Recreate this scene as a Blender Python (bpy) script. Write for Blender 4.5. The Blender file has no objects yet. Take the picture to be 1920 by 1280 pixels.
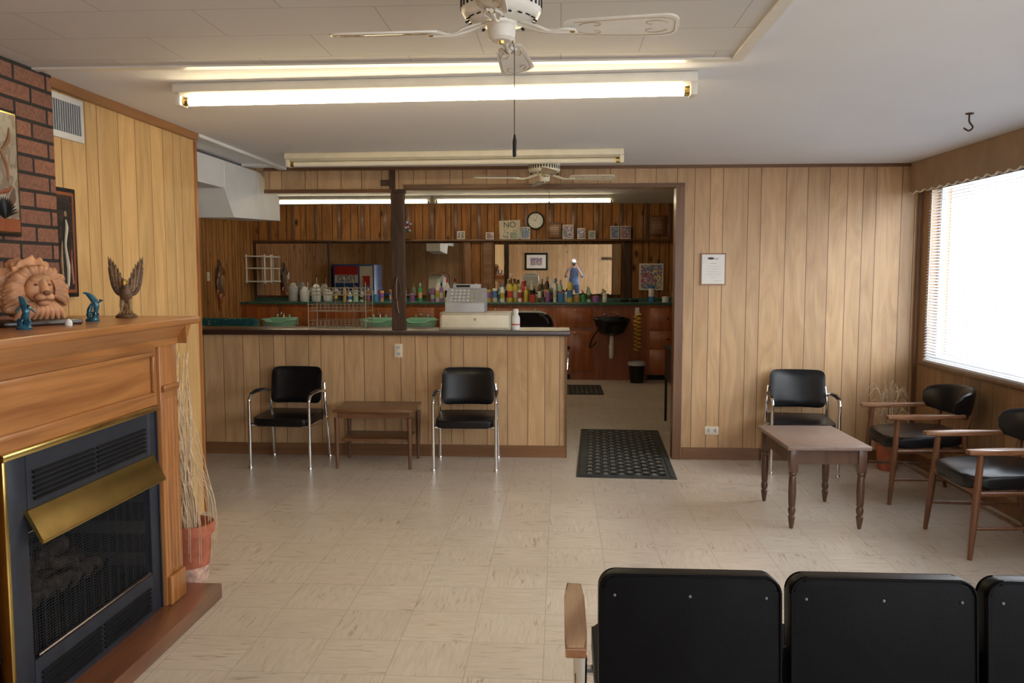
import bpy, bmesh, math, random
from mathutils import Vector, Matrix, Euler, noise
random.seed(7)
sc = bpy.context.scene
COL = sc.collection
R = math.radians

# ------------------------------------------------------------------ materials
class NT:
    def __init__(s, name):
        s.m = bpy.data.materials.new(name); s.m.use_nodes = True
        s.t = s.m.node_tree; s.n = s.t.nodes; s.l = s.t.links
        s.b = s.n['Principled BSDF']
    def new(s, typ, **kw):
        n = s.n.new(typ)
        for k, v in kw.items(): setattr(n, k, v)
        return n
    def put(s, sock, v):
        if isinstance(v, bpy.types.NodeSocket): s.l.new(v, sock)
        else: sock.default_value = v
    def math(s, op, a, b=0.0, c=None, clamp=False):
        n = s.new('ShaderNodeMath', operation=op); n.use_clamp = clamp
        s.put(n.inputs[0], a); s.put(n.inputs[1], b)
        if c is not None: s.put(n.inputs[2], c)
        return n.outputs[0]
    def mix(s, f, a, b, blend='MIX'):
        n = s.new('ShaderNodeMix', data_type='RGBA', blend_type=blend)
        s.put(n.inputs[0], f); s.put(n.inputs[6], a); s.put(n.inputs[7], b)
        return n.outputs[2]
    def ramp(s, f, stops, interp='LINEAR'):
        n = s.new('ShaderNodeValToRGB'); cr = n.color_ramp; cr.interpolation = interp
        while len(cr.elements) < len(stops): cr.elements.new(0.5)
        for i, (p, c) in enumerate(stops):
            cr.elements[i].position = p
            cr.elements[i].color = c if len(c) == 4 else (*c, 1)
        s.put(n.inputs[0], f); return n.outputs[0]
    def coord(s):
        n = s.new('ShaderNodeTexCoord'); return n.outputs['Object']
    def mapv(s, v, scale=(1, 1, 1), loc=(0, 0, 0)):
        n = s.new('ShaderNodeMapping'); s.put(n.inputs[0], v)
        n.inputs['Scale'].default_value = scale; n.inputs['Location'].default_value = loc
        return n.outputs[0]
    def noise(s, v, scale=5, detail=3, dist=0.0, rough=.5):
        n = s.new('ShaderNodeTexNoise'); s.put(n.inputs['Vector'], v)
        n.inputs['Scale'].default_value = scale; n.inputs['Detail'].default_value = detail
        n.inputs['Distortion'].default_value = dist; n.inputs['Roughness'].default_value = rough
        return n.outputs[0]
    def bump(s, h, strength=.3, dist=.01):
        n = s.new('ShaderNodeBump'); s.put(n.inputs['Height'], h)
        n.inputs['Strength'].default_value = strength; n.inputs['Distance'].default_value = dist
        s.l.new(n.outputs[0], s.b.inputs['Normal'])
    def col(s, c): s.put(s.b.inputs['Base Color'], c)
    def set(s, **kw):
        for k, v in kw.items(): s.put(s.b.inputs[k.replace('_', ' ')], v)

def c4(c): return (c[0], c[1], c[2], 1)

def plain(name, c, rough=.5, metal=0, var=.12, scale=12, bump=0.0, bscale=200, coat=0.0, spec=.5):
    t = NT(name); v = t.coord()
    n = t.noise(v, scale, 3)
    lo = tuple(x * (1 - var) for x in c); hi = tuple(min(1, x * (1 + var)) for x in c)
    t.col(t.ramp(n, [(.3, lo), (.7, hi)]))
    t.set(Roughness=rough, Metallic=metal, Coat_Weight=coat); t.b.inputs['Specular IOR Level'].default_value = spec
    if bump: t.bump(t.noise(v, bscale, 2), bump, .003)
    return t.m

def emis(name, c, s):
    t = NT(name); t.col(c4(c)); t.put(t.b.inputs['Emission Color'], c4(c)); t.put(t.b.inputs['Emission Strength'], s)
    return t.m

def wood(name, c1, c2, axis=2, s=1.0, rough=.4, coat=.2):
    t = NT(name); v = t.coord()
    sc_ = [9 * s] * 3; sc_[axis] = .9 * s
    a = t.noise(t.mapv(v, tuple(sc_)), 1.0, 4, 1.2)
    sc2 = [70 * s] * 3; sc2[axis] = 3 * s
    b = t.noise(t.mapv(v, tuple(sc2)), 1.0, 2)
    f = t.math('ADD', t.math('MULTIPLY', a, .7), t.math('MULTIPLY', b, .3))
    t.col(t.ramp(f, [(.35, c1), (.65, c2)]))
    t.set(Roughness=rough, Coat_Weight=coat, Coat_Roughness=.2)
    return t.m

GROOVES = [0.0, .085, .25, .335, .5, .64, .78, .90]
def panel(name, axis, c1, c2, groove=(.12, .06, .022), period=1.22, w=.0044, gs=1.0, knots=False, rough=.42, tintv=.12, coat=.10, spec=.4):
    t = NT(name); v = t.coord()
    sx = t.new('ShaderNodeSeparateXYZ'); t.l.new(v, sx.inputs[0])
    u = sx.outputs[axis]
    q = t.math('DIVIDE', u, period); fr = t.math('FRACT', q); fl = t.math('FLOOR', q)
    st = []; idst = []
    for i, p in enumerate(GROOVES):
        st.append((max(0, p - w / 2) if p > 0 else 0, (0, 0, 0)))
        st.append((p + w / 2, (1, 1, 1)))
        g = random.random(); idst.append((p, (g, g, g)))
    mask = t.ramp(fr, st, 'CONSTANT')
    pid = t.ramp(fr, idst, 'CONSTANT')
    wn = t.new('ShaderNodeTexWhiteNoise', noise_dimensions='1D')
    t.l.new(t.math('ADD', t.math('MULTIPLY', pid, 7.13), fl), wn.inputs['W'])
    rnd = wn.outputs['Value']
    cb = t.new('ShaderNodeCombineXYZ')
    t.l.new(sx.outputs[0], cb.inputs[0]); t.l.new(sx.outputs[1], cb.inputs[1])
    t.l.new(t.math('ADD', sx.outputs[2], t.math('MULTIPLY', rnd, 9.0)), cb.inputs[2])
    a = t.noise(t.mapv(cb.outputs[0], (7 * gs, 7 * gs, 1.3 * gs)), 1.0, 3, 2.2)
    b = t.noise(t.mapv(cb.outputs[0], (90, 90, 3)), 1.0, 2)
    f = t.math('ADD', t.math('MULTIPLY', a, .7), t.math('MULTIPLY', b, .3))
    base = t.ramp(f, [(.34, c1), (.62, c2)])
    tint = t.math('MULTIPLY_ADD', rnd, tintv * 2, 1 - tintv)
    cc = t.new('ShaderNodeCombineColor')
    for i in range(3): t.l.new(tint, cc.inputs[i])
    base = t.mix(1.0, base, cc.outputs[0], 'MULTIPLY')
    if knots:
        vo = t.new('ShaderNodeTexVoronoi'); t.l.new(t.mapv(cb.outputs[0], (5, 5, 2.6)), vo.inputs['Vector'])
        vo.inputs['Scale'].default_value = 1.0
        k = t.ramp(vo.outputs['Distance'], [(.08, (1, 1, 1)), (.2, (0, 0, 0))])
        base = t.mix(k, base, (.05, .018, .006, 1))
    t.col(t.mix(mask, c4(groove), base))
    t.set(Roughness=rough, Coat_Weight=coat, Coat_Roughness=.3); t.b.inputs['Specular IOR Level'].default_value = spec
    t.bump(mask, .6, .004)
    return t.m

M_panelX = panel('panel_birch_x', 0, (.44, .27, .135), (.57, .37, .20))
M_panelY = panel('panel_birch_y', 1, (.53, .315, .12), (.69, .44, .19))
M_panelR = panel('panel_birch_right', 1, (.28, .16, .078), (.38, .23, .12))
M_knotX = panel('knotty_pine_x', 0, (.22, .085, .025), (.40, .175, .052), period=1.0, gs=.8, knots=True, w=.012, groove=(.03, .012, .004), rough=.6, coat=0, spec=.25)
M_knotY = panel('knotty_pine_y', 1, (.26, .11, .034), (.46, .22, .075), period=1.0, gs=.8, knots=True, w=.012, groove=(.03, .012, .004), rough=.7, coat=0, spec=.12)

def floor_mat():
    t = NT('vinyl_tile_floor'); v = t.coord()
    T = .305
    sx = t.new('ShaderNodeSeparateXYZ'); t.l.new(v, sx.inputs[0])
    qx = t.math('DIVIDE', t.math('ADD', sx.outputs[0], .06), T); qy = t.math('DIVIDE', sx.outputs[1], T)
    fx = t.math('FRACT', qx); fy = t.math('FRACT', qy); ix = t.math('FLOOR', qx); iy = t.math('FLOOR', qy)
    par = t.math('FRACT', t.math('MULTIPLY', t.math('ADD', ix, iy), .5))
    par = t.math('GREATER_THAN', par, .25)
    na = t.noise(t.mapv(v, (8, 62, 7)), 1.0, 3, .9)
    nb = t.noise(t.mapv(v, (62, 8, 7), (3, 9, 0)), 1.0, 3, .9)
    n = t.math('ADD', t.math('MULTIPLY', na, par), t.math('MULTIPLY', nb, t.math('SUBTRACT', 1.0, par)))
    big = t.noise(v, 1.1, 3)
    mid = t.noise(v, 4.5, 3, .5)
    fleck = t.math('MULTIPLY', t.ramp(n, [(.60, (0, 0, 0)), (.66, (1, 1, 1))]), t.ramp(mid, [(.45, (.15, .15, .15)), (.62, (1, 1, 1))]))
    ga = t.math('MULTIPLY', t.math('GREATER_THAN', fx, .010), t.math('GREATER_THAN', fy, .010))
    wn = t.new('ShaderNodeTexWhiteNoise', noise_dimensions='2D')
    cb = t.new('ShaderNodeCombineXYZ'); t.l.new(ix, cb.inputs[0]); t.l.new(iy, cb.inputs[1]); t.l.new(cb.outputs[0], wn.inputs['Vector'])
    base = t.ramp(n, [(.3, (.66, .585, .50)), (.62, (.57, .495, .41))])
    base = t.mix(t.math('MULTIPLY', wn.outputs['Value'], .22), base, (.44, .365, .29, 1))
    base = t.mix(t.ramp(big, [(.42, (0, 0, 0)), (.75, (.45, .45, .45))]), base, (.42, .34, .265, 1))
    base = t.mix(t.math('MULTIPLY', fleck, .65), base, (.24, .165, .115, 1))
    base = t.mix(ga, (.36, .295, .23, 1), base)
    t.col(base); t.set(Roughness=t.math('MULTIPLY_ADD', big, .25, .20))
    t.bump(ga, .2, .001)
    return t.m
M_floor = floor_mat()

def brick_mat(name, axes, w, h, mortar, c1, c2, cm, rough=.85, bump=.6, off=.5):
    t = NT(name); v = t.coord()
    sx = t.new('ShaderNodeSeparateXYZ'); t.l.new(v, sx.inputs[0])
    cb = t.new('ShaderNodeCombineXYZ'); t.l.new(sx.outputs[axes[0]], cb.inputs[0]); t.l.new(sx.outputs[axes[1]], cb.inputs[1])
    b = t.new('ShaderNodeTexBrick'); t.l.new(cb.outputs[0], b.inputs['Vector'])
    b.inputs['Scale'].default_value = 1; b.inputs['Brick Width'].default_value = w; b.inputs['Row Height'].default_value = h
    b.inputs['Mortar Size'].default_value = mortar; b.inputs['Mortar Smooth'].default_value = .2
    b.inputs['Color1'].default_value = c4(c1); b.inputs['Color2'].default_value = c4(c2); b.inputs['Mortar'].default_value = c4(cm)
    b.offset = off
    n = t.noise(v, 60, 3)
    c = t.mix(.5, b.outputs['Color'], t.ramp(n, [(.35, (.35, .35, .35)), (.65, (1, 1, 1))]), 'MULTIPLY') if bump > .3 else b.outputs['Color']
    t.col(c); t.set(Roughness=rough)
    inv = t.math('SUBTRACT', 1.0, b.outputs['Fac'])
    t.bump(inv, bump, .008)
    return t.m
M_brick = brick_mat('red_brick', (1, 2), .215, .073, .008, (.30, .125, .075), (.20, .088, .06), (.022, .018, .016))
M_brickX = brick_mat('red_brick_outside', (0, 2), .215, .073, .008, (.48, .27, .24), (.45, .25, .22), (.50, .42, .40), bump=.1)
M_ctile = brick_mat('ceiling_tile', (0, 1), .61, .305, .0026, (.62, .60, .575), (.59, .57, .55), (.42, .405, .385), rough=.8, bump=.12)

def ceil_mat():
    t = NT('ceiling_paint'); v = t.coord()
    n = t.noise(v, .9, 3)
    t.col(t.ramp(n, [(.3, (.79, .79, .805)), (.7, (.85, .85, .86))]))
    t.set(Roughness=.8); t.bump(t.noise(v, 3, 2), .15, .02)
    return t.m
M_ceil = ceil_mat()

M_white = plain('white_enamel', (.76, .73, .66), .35, var=.05)
M_cream = plain('cream_enamel', (.78, .72, .56), .4, var=.06)
M_duct = plain('duct_paint', (.80, .79, .77), .6, var=.05, scale=4)
M_trim = wood('trim_brown', (.11, .045, .018), (.19, .085, .032), 0, .8)
M_trimv = wood('trim_brown_v', (.12, .052, .022), (.21, .095, .04), 2, .8)
M_base = wood('baseboard_wood', (.17, .075, .03), (.26, .125, .052), 0, .8)
M_crown = wood('crown_wood', (.24, .10, .03), (.36, .165, .055), 1, .8)
M_oakY = wood('oak_mantel', (.26, .092, .022), (.45, .19, .054), 1, 1.1, .35, .35)
M_oakZ = wood('oak_mantel_v', (.26, .092, .022), (.45, .19, .054), 2, 1.1, .35, .35)
M_hearth = wood('hearth_wood', (.10, .034, .015), (.19, .07, .03), 1, 1.0, .3, .4)
M_dark = wood('dark_beam', (.035, .018, .010), (.10, .05, .028), 2, 1.5, .8, 0)
M_darkcap = wood('dark_counter_cap', (.025, .012, .009), (.055, .026, .018), 0, 1, .3, .3)
M_walnut = wood('walnut', (.09, .035, .015), (.17, .072, .032), 2, 1.6, .35, .3)
M_walnutx = wood('walnut_x', (.12, .052, .024), (.20, .095, .042), 0, 1.6, .3, .3)
M_tabtop = plain('laminate_top', (.23, .16, .13), .35, var=.12, scale=30)
M_tableg = wood('dark_table_leg', (.065, .028, .017), (.12, .055, .03), 2, 2, .35, .3)
M_teak = wood('teak_arm', (.17, .065, .026), (.28, .125, .05), 1, 2, .35, .3)
M_teakd = wood('teak_leg', (.11, .038, .015), (.20, .08, .032), 2, 2, .35, .3)
M_vinyl = plain('black_vinyl', (.006, .006, .008), .28, var=.3, bump=.15, bscale=260, spec=.35)
M_vinylm = plain('black_vinyl_matte', (.0025, .0025, .0032), .42, var=.3, bump=.15, bscale=260, spec=.10)
M_black = plain('black_plastic', (.008, .008, .008), .4, var=.2, spec=.3)
M_rubber = plain('black_rubber', (.045, .047, .045), .7, var=.3, bump=.2)
M_grey2 = plain('rubber_worn', (.14, .145, .13), .6, var=.3)
M_firem = plain('firebox_metal', (.016, .020, .030), .42, var=.2, spec=.35)
M_fireb = plain('firebox_black', (.008, .008, .009), .8, var=.3, spec=.2)
M_fbrick = brick_mat('firebox_brick', (1, 2), .2, .07, .008, (.06, .056, .052), (.045, .042, .04), (.016, .016, .016), bump=.4)
M_log = plain('ceramic_log', (.045, .033, .025), .9, var=.7, scale=25, bump=.8, bscale=60, spec=.1)
M_chrome = plain('chrome', (.78, .78, .77), .16, 1.0, var=.05)
M_brass = plain('polished_brass', (.56, .42, .14), .22, 1.0, var=.1)
M_steel = plain('steel_mesh', (.05, .05, .055), .6, .3, var=.2)
M_terra = plain('terracotta', (.42, .12, .06), .7, var=.2, scale=18, bump=.2)
M_pale = plain('pot_lime_crust', (.50, .32, .25), .8, var=.5, scale=25)
M_straw = plain('dried_straw', (.60, .45, .29), .85, var=.2, scale=40)
M_coral = plain('sculpture_tan', (.50, .24, .115), .5, var=.35, scale=14, bump=.4, bscale=60)
M_corald = plain('sculpture_dark_brown', (.20, .08, .035), .6, var=.3, scale=20)  # darker brown for the lion's nose, eyes and mouth line
M_bronze = plain('eagle_brown', (.12, .065, .032), .5, var=.5, scale=60, bump=.4, bscale=120)
M_gold = plain('eagle_gold', (.28, .17, .08), .5, .1, var=.3, scale=60)
M_scroll = plain('blade_scroll_tan', (.42, .32, .19), .5, var=.1)
M_teal = plain('dolphin_teal', (.025, .11, .17), .2, .2, var=.6, scale=60)
M_outlet = plain('ivory_plastic', (.70, .63, .48), .4, var=.03)
M_blind = plain('blind_slat', (.72, .76, .82), .4, var=.03)
M_val = plain('valance_fabric', (.36, .245, .155), .9, var=.1, scale=8, bump=.2)
M_paper = plain('paper', (.78, .76, .72), .7, var=.03)
M_ink = plain('ink', (.05, .05, .06), .7, var=.05)
M_frame = wood('frame_wood', (.20, .09, .04), (.32, .15, .07), 2, 2)
M_greenct = plain('green_laminate', (.05, .13, .10), .3, var=.25, scale=30)
M_redwood = wood('cabinet_redwood', (.26, .062, .017), (.44, .135, .036), 2, 1.0, .35, .3)
M_redpanel = wood('red_panel', (.20, .046, .015), (.32, .09, .028), 2, .7, .4, .2)
M_mint = plain('mint_porcelain', (.30, .60, .45), .2, var=.05)
M_tube_on = emis('fluorescent_tube_lit', (1.0, .82, .50), 26)
M_tube_back = emis('fluorescent_tube_back', (1.0, .85, .57), 14)
M_tube_off = plain('fluorescent_tube_off', (.85, .80, .66), .3, var=.02)
M_lens = emis('flash_bulb', (1, 1, 1), 600)
M_grey = plain('grey_plastic', (.48, .48, .49), .45, var=.05)
M_beige = plain('beige_metal', (.52, .46, .34), .45, var=.06)
M_wire = plain('tan_wire', (.36, .29, .19), .45, .2, var=.06)
M_red = plain('red_paint', (.5, .03, .03), .35, var=.1)
M_blue = plain('blue_paint', (.03, .10, .40), .35, var=.1)
M_yellow = plain('yellow_hose', (.70, .42, .05), .45, var=.1)
M_skin = plain('skin', (.55, .33, .24), .5, var=.06)
M_shirt = plain('blue_shirt', (.10, .15, .30), .85, var=.12)
M_jeans = plain('jeans', (.05, .07, .13), .9, var=.2)
M_hair = plain('hair', (.05, .03, .02), .7, var=.3)
M_conc = plain('outside_concrete', (.72, .72, .70), .9, var=.08, scale=1)
M_purple = plain('flower_purple', (.25, .15, .45), .7, var=.3)

def mirror_mat():
    t = NT('mirror_glass'); t.col((.88, .89, .88, 1)); t.set(Metallic=1.0, Roughness=t.math('MULTIPLY', t.noise(t.coord(), 2, 2), .02))
    return t.m
M_mirror = mirror_mat()
def cloth_mat():
    t = NT('teal_pattern_cloth'); v = t.coord()
    ch = t.new('ShaderNodeTexVoronoi'); t.l.new(v, ch.inputs['Vector']); ch.inputs['Scale'].default_value = 18
    t.col(t.ramp(ch.outputs['Distance'], [(.15, (.45, .36, .18)), (.3, (.03, .18, .17)), (.6, (.02, .12, .14))])); t.set(Roughness=.9)
    return t.m
M_teal_cloth = cloth_mat()
def art_mat(name, axes, cols, scale):
    t = NT(name); v = t.coord()
    n = t.noise(v, scale, 2, 1.5)
    st = [(i / len(cols) * .5 + .28, c) for i, c in enumerate(cols)]
    t.col(t.ramp(n, st, 'CONSTANT')); t.set(Roughness=.35)
    return t.m
M_art2 = art_mat('art_brick_pic', (1, 2), [(.24, .19, .14), (.28, .24, .18), (.20, .15, .11), (.33, .28, .22), (.12, .07, .05)], 5)
M_art1 = art_mat('art_dark', (1, 2), [(.03, .02, .02), (.012, .010, .010), (.05, .03, .025), (.015, .012, .012)], 12)
M_art3 = art_mat('art_poster', (0, 2), [(.7, .7, .72), (.5, .08, .08), (.1, .25, .6), (.7, .6, .1), (.75, .75, .75)], 14)

# ------------------------------------------------------------------ mesh builder
class B:
    def __init__(s, name):
        s.name = name; s.bm = bmesh.new(); s.mats = []
    def mi(s, m):
        if m not in s.mats: s.mats.append(m)
        return s.mats.index(m)
    def merge(s, tb, mat, M=None):
        idx = s.mi(mat); mp = {}
        for v in tb.verts:
            mp[v] = s.bm.verts.new(M @ v.co if M else v.co)
        for f in tb.faces:
            try:
                nf = s.bm.faces.new([mp[v] for v in f.verts]); nf.material_index = idx
            except ValueError: pass
        tb.free()
    def box(s, x0, x1, y0, y1, z0, z1, mat, bevel=0, seg=2, M=None):
        tb = bmesh.new()
        bmesh.ops.create_cube(tb, size=1)
        for v in tb.verts:
            v.co = Vector(((x0 + x1) / 2 + v.co.x * (x1 - x0), (y0 + y1) / 2 + v.co.y * (y1 - y0), (z0 + z1) / 2 + v.co.z * (z1 - z0)))
        if bevel: bmesh.ops.bevel(tb, geom=tb.edges[:] , offset=bevel, segments=seg, profile=.5, affect='EDGES')
        s.merge(tb, mat, M); return s
    def lathe(s, prof, loc, mat, seg=20, M=None):
        tb = bmesh.new(); rings = []
        for r, z in prof:
            if r < 1e-6: rings.append([tb.verts.new((0, 0, z))])
            else: rings.append([tb.verts.new((r * math.cos(2 * math.pi * i / seg), r * math.sin(2 * math.pi * i / seg), z)) for i in range(seg)])
        for a, b in zip(rings, rings[1:]):
            for i in range(seg):
                j = (i + 1) % seg
                if len(a) == 1 and len(b) == 1: continue
                if len(a) == 1: tb.faces.new([a[0], b[j], b[i]])
                elif len(b) == 1: tb.faces.new([a[i], a[j], b[0]])
                else: tb.faces.new([a[i], a[j], b[j], b[i]])
        if len(rings[0]) > 1: tb.faces.new(list(reversed(rings[0])))
        if len(rings[-1]) > 1: tb.faces.new(rings[-1])
        T = Matrix.Translation(loc)
        s.merge(tb, mat, (M @ T) if M else T); return s
    def cyl(s, p0, p1, r, mat, seg=12, r2=None, M=None):
        return s.tube([p0, p1], [r, r if r2 is None else r2], mat, seg, 0, M)
    def tube(s, pts, r, mat, seg=8, sub=0, M=None, closed=False):
        P = [Vector(p) for p in pts]
        rr = list(r) if isinstance(r, (list, tuple)) else [r] * len(P)
        if sub:
            Q = []; RR = []; n = len(P)
            rng = range(n) if closed else range(n - 1)
            for i in rng:
                if closed: p0, p1, p2, p3 = P[i - 1], P[i], P[(i + 1) % n], P[(i + 2) % n]
                else: p0, p1, p2, p3 = P[max(0, i - 1)], P[i], P[i + 1], P[min(n - 1, i + 2)]
                for k in range(sub):
                    t = k / sub
                    Q.append(.5 * ((2 * p1) + (-p0 + p2) * t + (2 * p0 - 5 * p1 + 4 * p2 - p3) * t * t + (-p0 + 3 * p1 - 3 * p2 + p3) * t ** 3))
                    RR.append(rr[i] * (1 - t) + rr[(i + 1) % n] * t)
            if not closed: Q.append(P[-1]); RR.append(rr[-1])
            P, rr = Q, RR
        tb = bmesh.new(); n = len(P); rings = []
        tan = []
        for i in range(n):
            if closed: d = P[(i + 1) % n] - P[i - 1]
            else: d = P[min(n - 1, i + 1)] - P[max(0, i - 1)]
            tan.append(d.normalized() if d.length > 1e-9 else Vector((0, 0, 1)))
        up = Vector((0, 0, 1)) if abs(tan[0].z) < .9 else Vector((1, 0, 0))
        nx = tan[0].cross(up).normalized()
        for i in range(n):
            nx = (nx - tan[i] * nx.dot(tan[i]))
            nx = nx.normalized() if nx.length > 1e-6 else tan[i].orthogonal().normalized()
            ny = tan[i].cross(nx)
            rings.append([tb.verts.new(P[i] + (nx * math.cos(2 * math.pi * k / seg) + ny * math.sin(2 * math.pi * k / seg)) * rr[i]) for k in range(seg)])
        for i in range(n if closed else n - 1):
            a, b = rings[i], rings[(i + 1) % n]
            for k in range(seg):
                tb.faces.new([a[k], b[k], b[(k + 1) % seg], a[(k + 1) % seg]])
        if not closed:
            tb.faces.new(rings[0]); tb.faces.new(list(reversed(rings[-1])))
        s.merge(tb, mat, M); return s
    def prism(s, poly, d, mat, M=None, bevel=0, seg=3):
        tb = bmesh.new()
        a = [tb.verts.new((x, y, 0)) for x, y in poly]; b = [tb.verts.new((x, y, d)) for x, y in poly]
        f1 = tb.faces.new(list(reversed(a))); f2 = tb.faces.new(b)
        n = len(a)
        for i in range(n): tb.faces.new([a[i], a[(i + 1) % n], b[(i + 1) % n], b[i]])
        if bevel:
            ed = list(set(f1.edges[:] + f2.edges[:]))
            bmesh.ops.bevel(tb, geom=ed, offset=bevel, segments=seg, profile=.5, affect='EDGES')
        bmesh.ops.recalc_face_normals(tb, faces=tb.faces[:])
        s.merge(tb, mat, M); return s
    def sphere(s, loc, sc_, mat, u=16, v=10, M=None):
        tb = bmesh.new(); bmesh.ops.create_uvsphere(tb, u_segments=u, v_segments=v, radius=1)
        T = Matrix.Translation(loc) @ Matrix.Diagonal((*sc_, 1))
        s.merge(tb, mat, (M @ T) if M else T); return s
    def text(s, txt, size, mat, M, depth=.001):
        cu = bpy.data.curves.new('t', 'FONT'); cu.body = txt; cu.size = size; cu.extrude = depth; cu.align_x = 'CENTER'; cu.align_y = 'CENTER'
        o = bpy.data.objects.new('t', cu); COL.objects.link(o)
        dg = bpy.context.evaluated_depsgraph_get(); dg.update()
        me = bpy.data.meshes.new_from_object(o.evaluated_get(dg))
        tb = bmesh.new(); tb.from_mesh(me); s.merge(tb, mat, M)
        bpy.data.objects.remove(o); return s
    def done(s, loc=(0, 0, 0), rot=0, parent=None, angle=35, scale=1):
        me = bpy.data.meshes.new(s.name); s.bm.normal_update(); s.bm.to_mesh(me); s.bm.free()
        for m in s.mats: me.materials.append(m)
        me.polygons.foreach_set('use_smooth', [True] * len(me.polygons))
        me.set_sharp_from_angle(angle=R(angle))
        o = bpy.data.objects.new(s.name, me); COL.objects.link(o)
        o.location = loc; o.rotation_euler = (0, 0, rot); o.scale = (scale,) * 3
        if parent: o.parent = parent
        return o

def copy_obj(o, loc, rot=0):
    c = bpy.data.objects.new(o.name.split('.')[0], o.data); COL.objects.link(c); c.location = loc; c.rotation_euler = (0, 0, rot); return c

def rrect(w, h, r, n=6):
    pts = []
    for cx, cy, a0 in ((w / 2 - r, h / 2 - r, 0), (-w / 2 + r, h / 2 - r, 90), (-w / 2 + r, -h / 2 + r, 180), (w / 2 - r, -h / 2 + r, 270)):
        for i in range(n + 1):
            a = R(a0 + 90 * i / n); pts.append((cx + r * math.cos(a), cy + r * math.sin(a)))
    return pts

def frameM(o, x, y, z):
    return Matrix(((x[0], y[0], z[0], o[0]), (x[1], y[1], z[1], o[1]), (x[2], y[2], z[2], o[2]), (0, 0, 0, 1)))

def simple(name, boxes, mat):
    b = B(name)
    for bx in boxes: b.box(*bx, mat)
    return b.done()

# ------------------------------------------------------------------ shell
CH = 2.43; BH = 2.60; D = 6.90; XR = 2.90; XL = -2.31; YB = 12.65; YF = -3.5; XBL = -4.74
simple('floor', [(-4.9, 3.06, YF - .14, YB + .15, -.1, 0)], M_floor)
simple('exterior_ground', [(3.07, 40, -30, 40, -.25, -.15), (-40, 3.06, -30, YF - .15, -.25, -.15)], M_conc)
b = B('ceiling')
b.box(XBL - .14, XR + .14, YF - .14, D + .12, CH, CH + .1, M_ceil)
b.box(XL - .05, .695, YF, 3.47, CH - .012, CH + .01, M_ctile)
b.done()
simple('ceiling_back', [(XBL - .14, XR + .14, D + .12, YB + .15, BH, BH + .1)], M_ceil)
b = B('trim_ceiling')
b.box(XL, .735, 3.455, 3.50, CH - .020, CH, M_white)
b.box(.69, .735, YF, 3.455, CH - .020, CH, M_white)
b.done()
simple('wall_left', [(XL - .12, XL, YF, 5.18, 0, CH)], M_panelY)
simple('wall_alcove', [(XBL, XL - .12, 5.06, 5.18, 0, CH)], M_panelX)
simple('wall_back_left', [(XBL - .12, XBL, 5.06, YB, 0, BH)], M_knotY)
simple('wall_back', [(XBL - .12, XR + .14, YB, YB + .13, 0, BH)], M_knotX)
WY0, WY1, WZ0, WZ1 = 2.9, 6.70, .86, 2.25
VY0, VY1 = -2.9, 1.9  # opening of the added window behind the camera, for fill light
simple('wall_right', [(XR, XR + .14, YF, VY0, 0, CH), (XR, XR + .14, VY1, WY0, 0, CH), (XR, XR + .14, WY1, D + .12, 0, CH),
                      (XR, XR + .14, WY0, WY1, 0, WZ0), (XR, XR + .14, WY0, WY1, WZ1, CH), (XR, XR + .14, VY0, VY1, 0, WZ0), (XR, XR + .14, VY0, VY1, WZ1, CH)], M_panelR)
simple('wall_back_right', [(XR, XR + .14, D + .12, YB, 0, BH)], M_knotY)
b = B('wall_partition')
b.box(.965, XR, D, D + .12, 0, BH, M_panelX)
b.box(-2.48, .965, D, D + .12, 2.25, BH, M_panelX)
b.box(XBL, -2.48, D, D + .12, CH - .02, BH, M_panelX)
b.done()
simple('wall_counter', [(XBL, .05, D, D + .12, 0, 1.03)], M_panelX)
b = B('counter_top_ledge'); b.box(XBL + .002, .088, D - .05, D + .42, 1.031, 1.075, M_darkcap, .008); b.done()
b = B('wall_rear')
b.box(XL - .12, 1.75, YF - .14, YF, 0, CH, M_panelX); b.box(2.65, XR + .14, YF - .14, YF, 0, CH, M_panelX); b.box(1.75, 2.65, YF - .14, YF, 2.1, CH, M_panelX)
b.done()
b = B('door_1')
x0, x1 = 1.752, 2.648
b.box(x0, x0 + .1, YF - .09, YF - .04, 0, 2.098, M_dark); b.box(x1 - .1, x1, YF - .09, YF - .04, 0, 2.098, M_dark)
b.box(x0 + .1, x1 - .1, YF - .09, YF - .04, 1.98, 2.098, M_dark); b.box(x0 + .1, x1 - .1, YF - .09, YF - .04, 0, .3, M_dark)
b.box(x0 + .1, x1 - .1, YF - .03, YF + .0, 1.0, 1.04, M_chrome); b.done()

# trims
b = B('baseboard_back')
b.box(XBL, .05, D - .015, D, 0, .10, M_base); b.box(1.03, XR, D - .015, D, 0, .10, M_base); b.done()
simple('baseboard_right', [(XR - .015, XR, YF, D - .016, 0, .10)], M_base)
b = B('trim_1')   # door casing
b.box(.945, 1.015, D - .02, D, 0, 2.25, M_trimv); b.box(.945, .965, D, D + .12, 0, 2.25, M_trimv)
b.box(-1.30, 1.015, D - .02, D, 2.25, 2.285, M_trim); b.done()
b = B('trim_2')   # end of half wall
b.box(.05, .065, D - .015, D + .13, 0, 1.03, M_trimv); b.done()
b = B('trim_3')
b.box(-2.48, XR, D - .025, D, CH - .025, CH, M_trim); b.box(-2.48, -1.40, D - .02, D, 2.22, 2.25, M_trim); b.done()
b = B('trim_4')   # left wall crown
b.box(XL, XL + .03, 3.60, 5.18, CH - .045, CH, M_crown); b.box(XL - .12, XL + .012, 5.165, 5.19, 0, CH - .05, M_oakZ); b.done()
simple('trim_5', [(-2.34, -2.28, 5.2, D - .03, CH - .02, CH), (-2.56, -2.34, 6.6, 6.65, CH - .02, CH)], M_duct)
b = B('trim_corner'); b.box(XR - .03, XR, D - .045, D - .026, .10, 2.2, M_trimv); b.done()
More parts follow.
